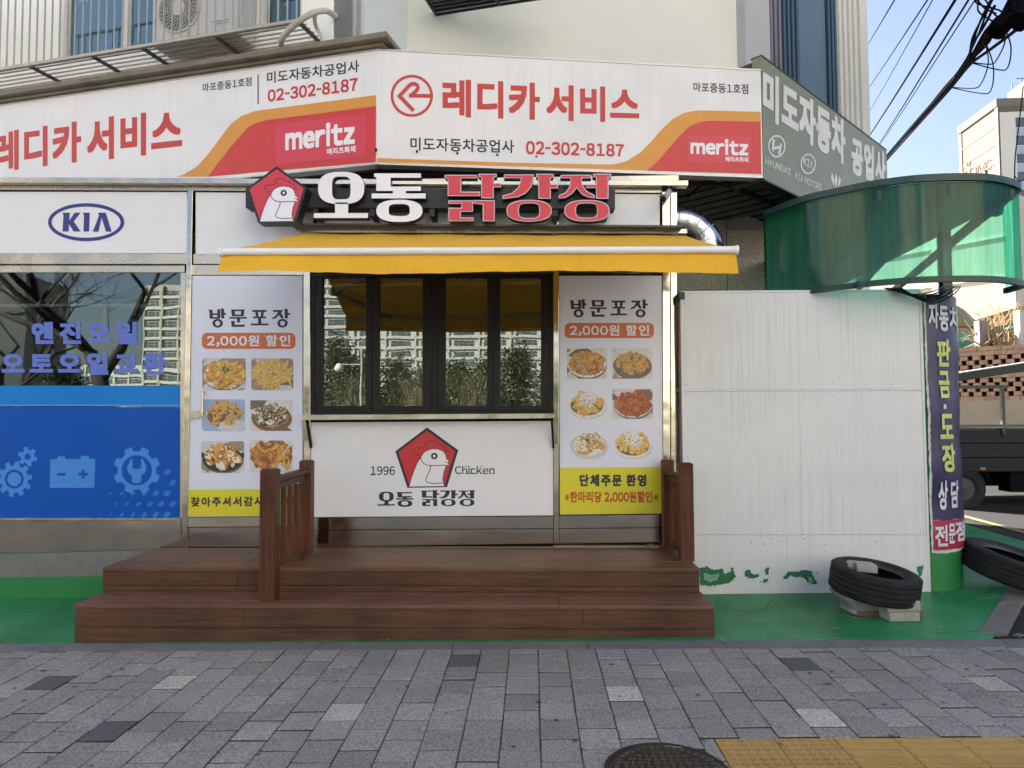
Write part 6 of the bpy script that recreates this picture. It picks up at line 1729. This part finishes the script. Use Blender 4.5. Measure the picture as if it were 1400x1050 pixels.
# ------------------------------------------------------------------ across the street: what the glass and steel mirror, plus two added bounce blocks
def VX(px, D): return (px - 727) / F * D          # a mirrored photo column at mirrored depth D
bark = M('dark_bark', (.035, .028, .022), .9, var=.3, vs=9, bump=.5, bs=40)
def bare_tree(x, y, sd, h, r, lab, lean=0.0):
    rk = random.Random(sd); t = thing('bare_street_tree', lab, 'tree', (x, y, -.1), 'bare street trees at the kerb')
    tr, tw_ = MB(), MB()
    def grow(p, d, l, rad, lev):
        pts = [p]; n_ = 5; q = p
        for i in range(n_):
            d = (d + Vector((rk.gauss(0, .16), rk.gauss(0, .16), rk.gauss(.02, .1)))).normalized(); q = q + d * (l / n_); pts.append(q)
        (tr if lev < 2 else tw_).tube(pts, [rad * (1 - .5 * i / n_) for i in range(n_ + 1)], 9 if lev < 2 else 4, cap=False)
        if lev >= 5: return
        for k in range(rk.choice((2, 3)) if lev else 4):
            a = rk.uniform(0, 6.28); nd = (d * rk.uniform(.5, 1.1) + Vector((math.cos(a), math.sin(a), rk.uniform(-.1, .6))) * rk.uniform(.5, .95)).normalized()
            j = rk.choice((3, 4, 5)); grow(pts[j], nd, l * rk.uniform(.6, .85), rad * (1 - .5 * j / n_) * rk.uniform(.6, .82), lev + 1)
    grow(Vector((x, y, -.15)), Vector((lean, 0, 1)).normalized(), h, r, 0)
    tr.build('trunk', bark, t, smooth=60); tw_.build('crown', bark, t)
bare_tree(VX(140, 14.6), -7.8, 5, 3.5, .27, 'gnarled bare street tree mirrored in the garage window', .25)
bare_tree(VX(20, 17), -9.6, 8, 2.8, .17, 'bare street tree further left along the kerb behind the viewer', -.1)
bare_tree(4.9, -9.6, 11, 2.6, .16, 'bare street tree at the kerb behind the viewer on the right', .1)
leafm = [M('conifer_dark', (.028, .05, .022), .8, var=.4, vs=2), M('conifer_mid', (.055, .085, .03), .8, var=.4, vs=2), M('twig_pale', (.22, .18, .12), .9, var=.2)]
def ever(x, y, h, w, sd, lab, pale=False):
    rk = random.Random(sd); t = thing('street_evergreen' if not pale else 'twiggy_shrub', lab, 'tree', (x, y, -.3), 'evergreens across the road' if not pale else 'twiggy shrubs across the road')
    mb = MB(); mb.tube([(x, y, -.4), (x + .1, y, h * .5), (x, y, h * .9)], [.16, .11, .03], 7); mb.build('trunk', bark, t)
    mb = MB()
    if pale:
        for i in range(120):
            a = rk.uniform(0, 6.28); e = Vector((x + math.cos(a) * w * rk.random(), y + math.sin(a) * w * rk.random(), h * rk.uniform(.4, 1))); m_ = Vector((x, y, 0)).lerp(e, .5) + Vector((rk.gauss(0, .15), rk.gauss(0, .15), .2)); mb.tube([(x + rk.gauss(0, .1), y, -.3), m_, e], [.03, .02, .008], 4, 2, cap=False)
        for i in range(500):
            a = rk.uniform(0, 6.28); q = math.sqrt(rk.random()) * w; c = Vector((x + math.cos(a) * q, y + math.sin(a) * q, h * rk.uniform(.3, 1))); u = Vector((rk.gauss(0, 1), rk.gauss(0, 1), rk.gauss(0, 1))).normalized() * .09; v = u.orthogonal().normalized() * .06
            mb.add([c - u, c + v, c + u, c - v], [(0, 1, 2, 3)], 1)
    else:
        cl_ = [(rk.uniform(0, 6.28), rk.random(), rk.uniform(.15, 1)) for _ in range(60)]
        for i in range(4200):
            a, q, zf = rk.choice(cl_); rr = w * (1.05 - zf) ** .6 * (.35 + .65 * q)
            c = Vector((x + math.cos(a) * rr, y + math.sin(a) * rr, h * zf)) + Vector((rk.gauss(0, .42), rk.gauss(0, .42), rk.gauss(0, .42)))
            u = Vector((rk.gauss(0, 1), rk.gauss(0, 1), rk.gauss(0, 1))).normalized() * rk.uniform(.07, .16); v = u.orthogonal().normalized() * rk.uniform(.04, .09)
            mb.add([c - u, c + v, c + u, c - v], [(0, 1, 2, 3)], 0 if i % 3 else 1)
    mb.build('crown', leafm, t)
def yD(D): return -D + 6.8
for i, (px, D, h, w, lab) in enumerate(((462, 44, 6.3, 2.3, 'broad evergreen across the road mirrored in the first window leaf'), (540, 46, 5.0, 1.9, 'rounded evergreen across the road mirrored in the second window leaf'),
        (705, 44, 5.6, 1.7, 'pointed evergreen across the road mirrored in the last window leaf'), (625, 49, 5.2, 2.2, 'low evergreen across the road mirrored in the third window leaf'), (80, 52, 5.5, 3.0, 'evergreen across the road mirrored behind the oil lettering'),
        (500, 52, 6.0, 2.2, 'tall evergreen mirrored between the first and second window leaves'), (585, 54, 5.2, 2.4, 'wide evergreen mirrored at the middle post of the serving window'), (665, 55, 5.6, 2.2, 'evergreen mirrored between the third and fourth window leaves'), (760, 50, 5.4, 2.0, 'evergreen mirrored at the right edge of the serving window'),
        (830, 46, 6.0, 2.4, 'evergreen across the road right of the mirrored ones'), (300, 50, 5.5, 2.6, 'evergreen across the road mirrored near the door post'), (-160, 50, 6.2, 3.2, 'evergreen across the road at the far left'), (980, 50, 6.5, 3.0, 'evergreen across the road at the far right'))):
    ever(VX(px, D), yD(D), h, w, 30 + i, lab)
for i, (px, D, h, w, lab) in enumerate(((575, 40, 4.6, 1.5, 'pale twiggy shrub mirrored low in the second window leaf'), (650, 40, 4.4, 1.6, 'pale twiggy shrub mirrored low in the third window leaf'), (480, 39, 4.2, 1.4, 'pale twiggy shrub mirrored low in the first window leaf'), (190, 42, 3.6, 1.8, 'pale twiggy shrub mirrored below the oil lettering'))):
    ever(VX(px, D), yD(D), h, w, 60 + i, lab, True)
mb = MB(); mb.box(-60, 60, yD(54), yD(53.7), -.6, 2.3); tag(mb.build('street_fence', M('fence_green', (.03, .07, .04), .7, var=.2), off=(0, yD(54), 0)), 'low dark green fence behind the evergreens across the road', 'fence')
apw = M('flats_white', (.46, .47, .45), .8, var=.05, vs=.2); apg = M('flats_glass', (.06, .09, .10), .15, var=.3, vs=.6); apr = M('flats_rail', (.34, .36, .36), .6)
def flats(lab, x0, x1, y, floors, ncol, col, fh=2.85):
    t = thing('apartment_block', lab, 'building', ((x0 + x1) / 2, y - 6, 0), 'apartment blocks across the road'); h = floors * fh + 1.5
    mb = MB(); mb.box(x0, x1, y - 12, y, -.6, h)
    cw = (x1 - x0) / ncol
    for c in range(ncol + 1): mb.box(x0 + c * cw - .22, x0 + c * cw + .22, y, y + .5, -.6, h - .5)
    mb.build('wall', col, t)
    mb = MB()
    for f_ in range(floors): mb.box(x0, x1, y, y + .45, f_ * fh + .2, f_ * fh + .95)
    mb.build('balcony_band', M('flats_band', (.50, .50, .48), .8, var=.05, vs=.3), t)
    wm = MB(); wm.box(-cw * .33, cw * .33, -.02, .08, .1, 1.4, 0)
    for a in (-.18, .2): wm.box(a * cw, a * cw + .12, .08, .12, .1, 1.4, 1)
    wm.box(-cw * .33, cw * .33, .08, .12, .7, .78, 1)
    first = None; n_ = 0
    for f_ in range(floors):
        for c in range(ncol):
            loc = Vector((x0 + (c + .5) * cw, y, f_ * fh + 1.0)) - wloc(t)
            if n_ >= 98: break
            if first is None:
                first = wm.build('window', [apg, apr], t, off=(0, 0, 0)); first.location = loc
            else:
                o = first.copy(); COL.objects.link(o); o.parent = t; o.location = loc
            n_ += 1
flats('tall white apartment block across the road mirrored in the serving window', VX(438, 190), VX(742, 190), yD(190), 22, 7, apw)
flats('white apartment block across the road mirrored at the right of the garage window', VX(188, 190), VX(262, 190), yD(190), 13, 3, M('flats_cream', (.36, .34, .28), .8, var=.05, vs=.2))
flats('low apartment block across the road mirrored at the left of the garage window', VX(14, 210), VX(60, 210), yD(210), 7, 4, M('flats_cream2', (.45, .43, .38), .8, var=.05, vs=.2))
flats('wide low apartment block across the road mirrored under the oil lettering', VX(66, 260), VX(186, 260), yD(260), 7, 6, apw)
flats('dark office block across the road at the far left', VX(-140, 120), VX(12, 120), yD(120), 9, 5, M('flats_dark', (.13, .13, .13), .7))
flats('added unseen cream apartment block bouncing sunlight to the shop, right of the mirrored trees', 11, 62, -44, 15, 9, M('flats_bounce', (.74, .70, .60), .8, var=.05, vs=.2))  # unseen block added to throw sunlight onto the shaded shop front
flats('added unseen cream apartment block at the far left, bouncing sunlight to the shop', -96, -46, -44, 13, 9, MATS['flats_bounce'])  # second added block, there for its bounced light
lp = thing('street_lamp', 'pale street lamp post with a globe across the road', 'street lamp', (VX(492, 36), yD(36), 0))
mb = MB(); x, y = VX(492, 36), yD(36); mb.tube([(x, y, -.3), (x, y, 5.2)], .05, 8); mb.tube([(x, y, 4.4), (x - 1.2, y, 4.45)], .03, 6); mb.build('pole', M('lamp_pole', (.5, .5, .48), .5), lp)
mb = MB(); mb.lathe([(.001, .32), (.12, .28), (.2, .12), (.22, 0), (.14, -.12), (.001, -.16)], Matrix.Translation((x - 1.15, y, 4.2)), 16); mb.build('globe', M('globe_white', (.7, .7, .68), .4), lp, smooth=60)
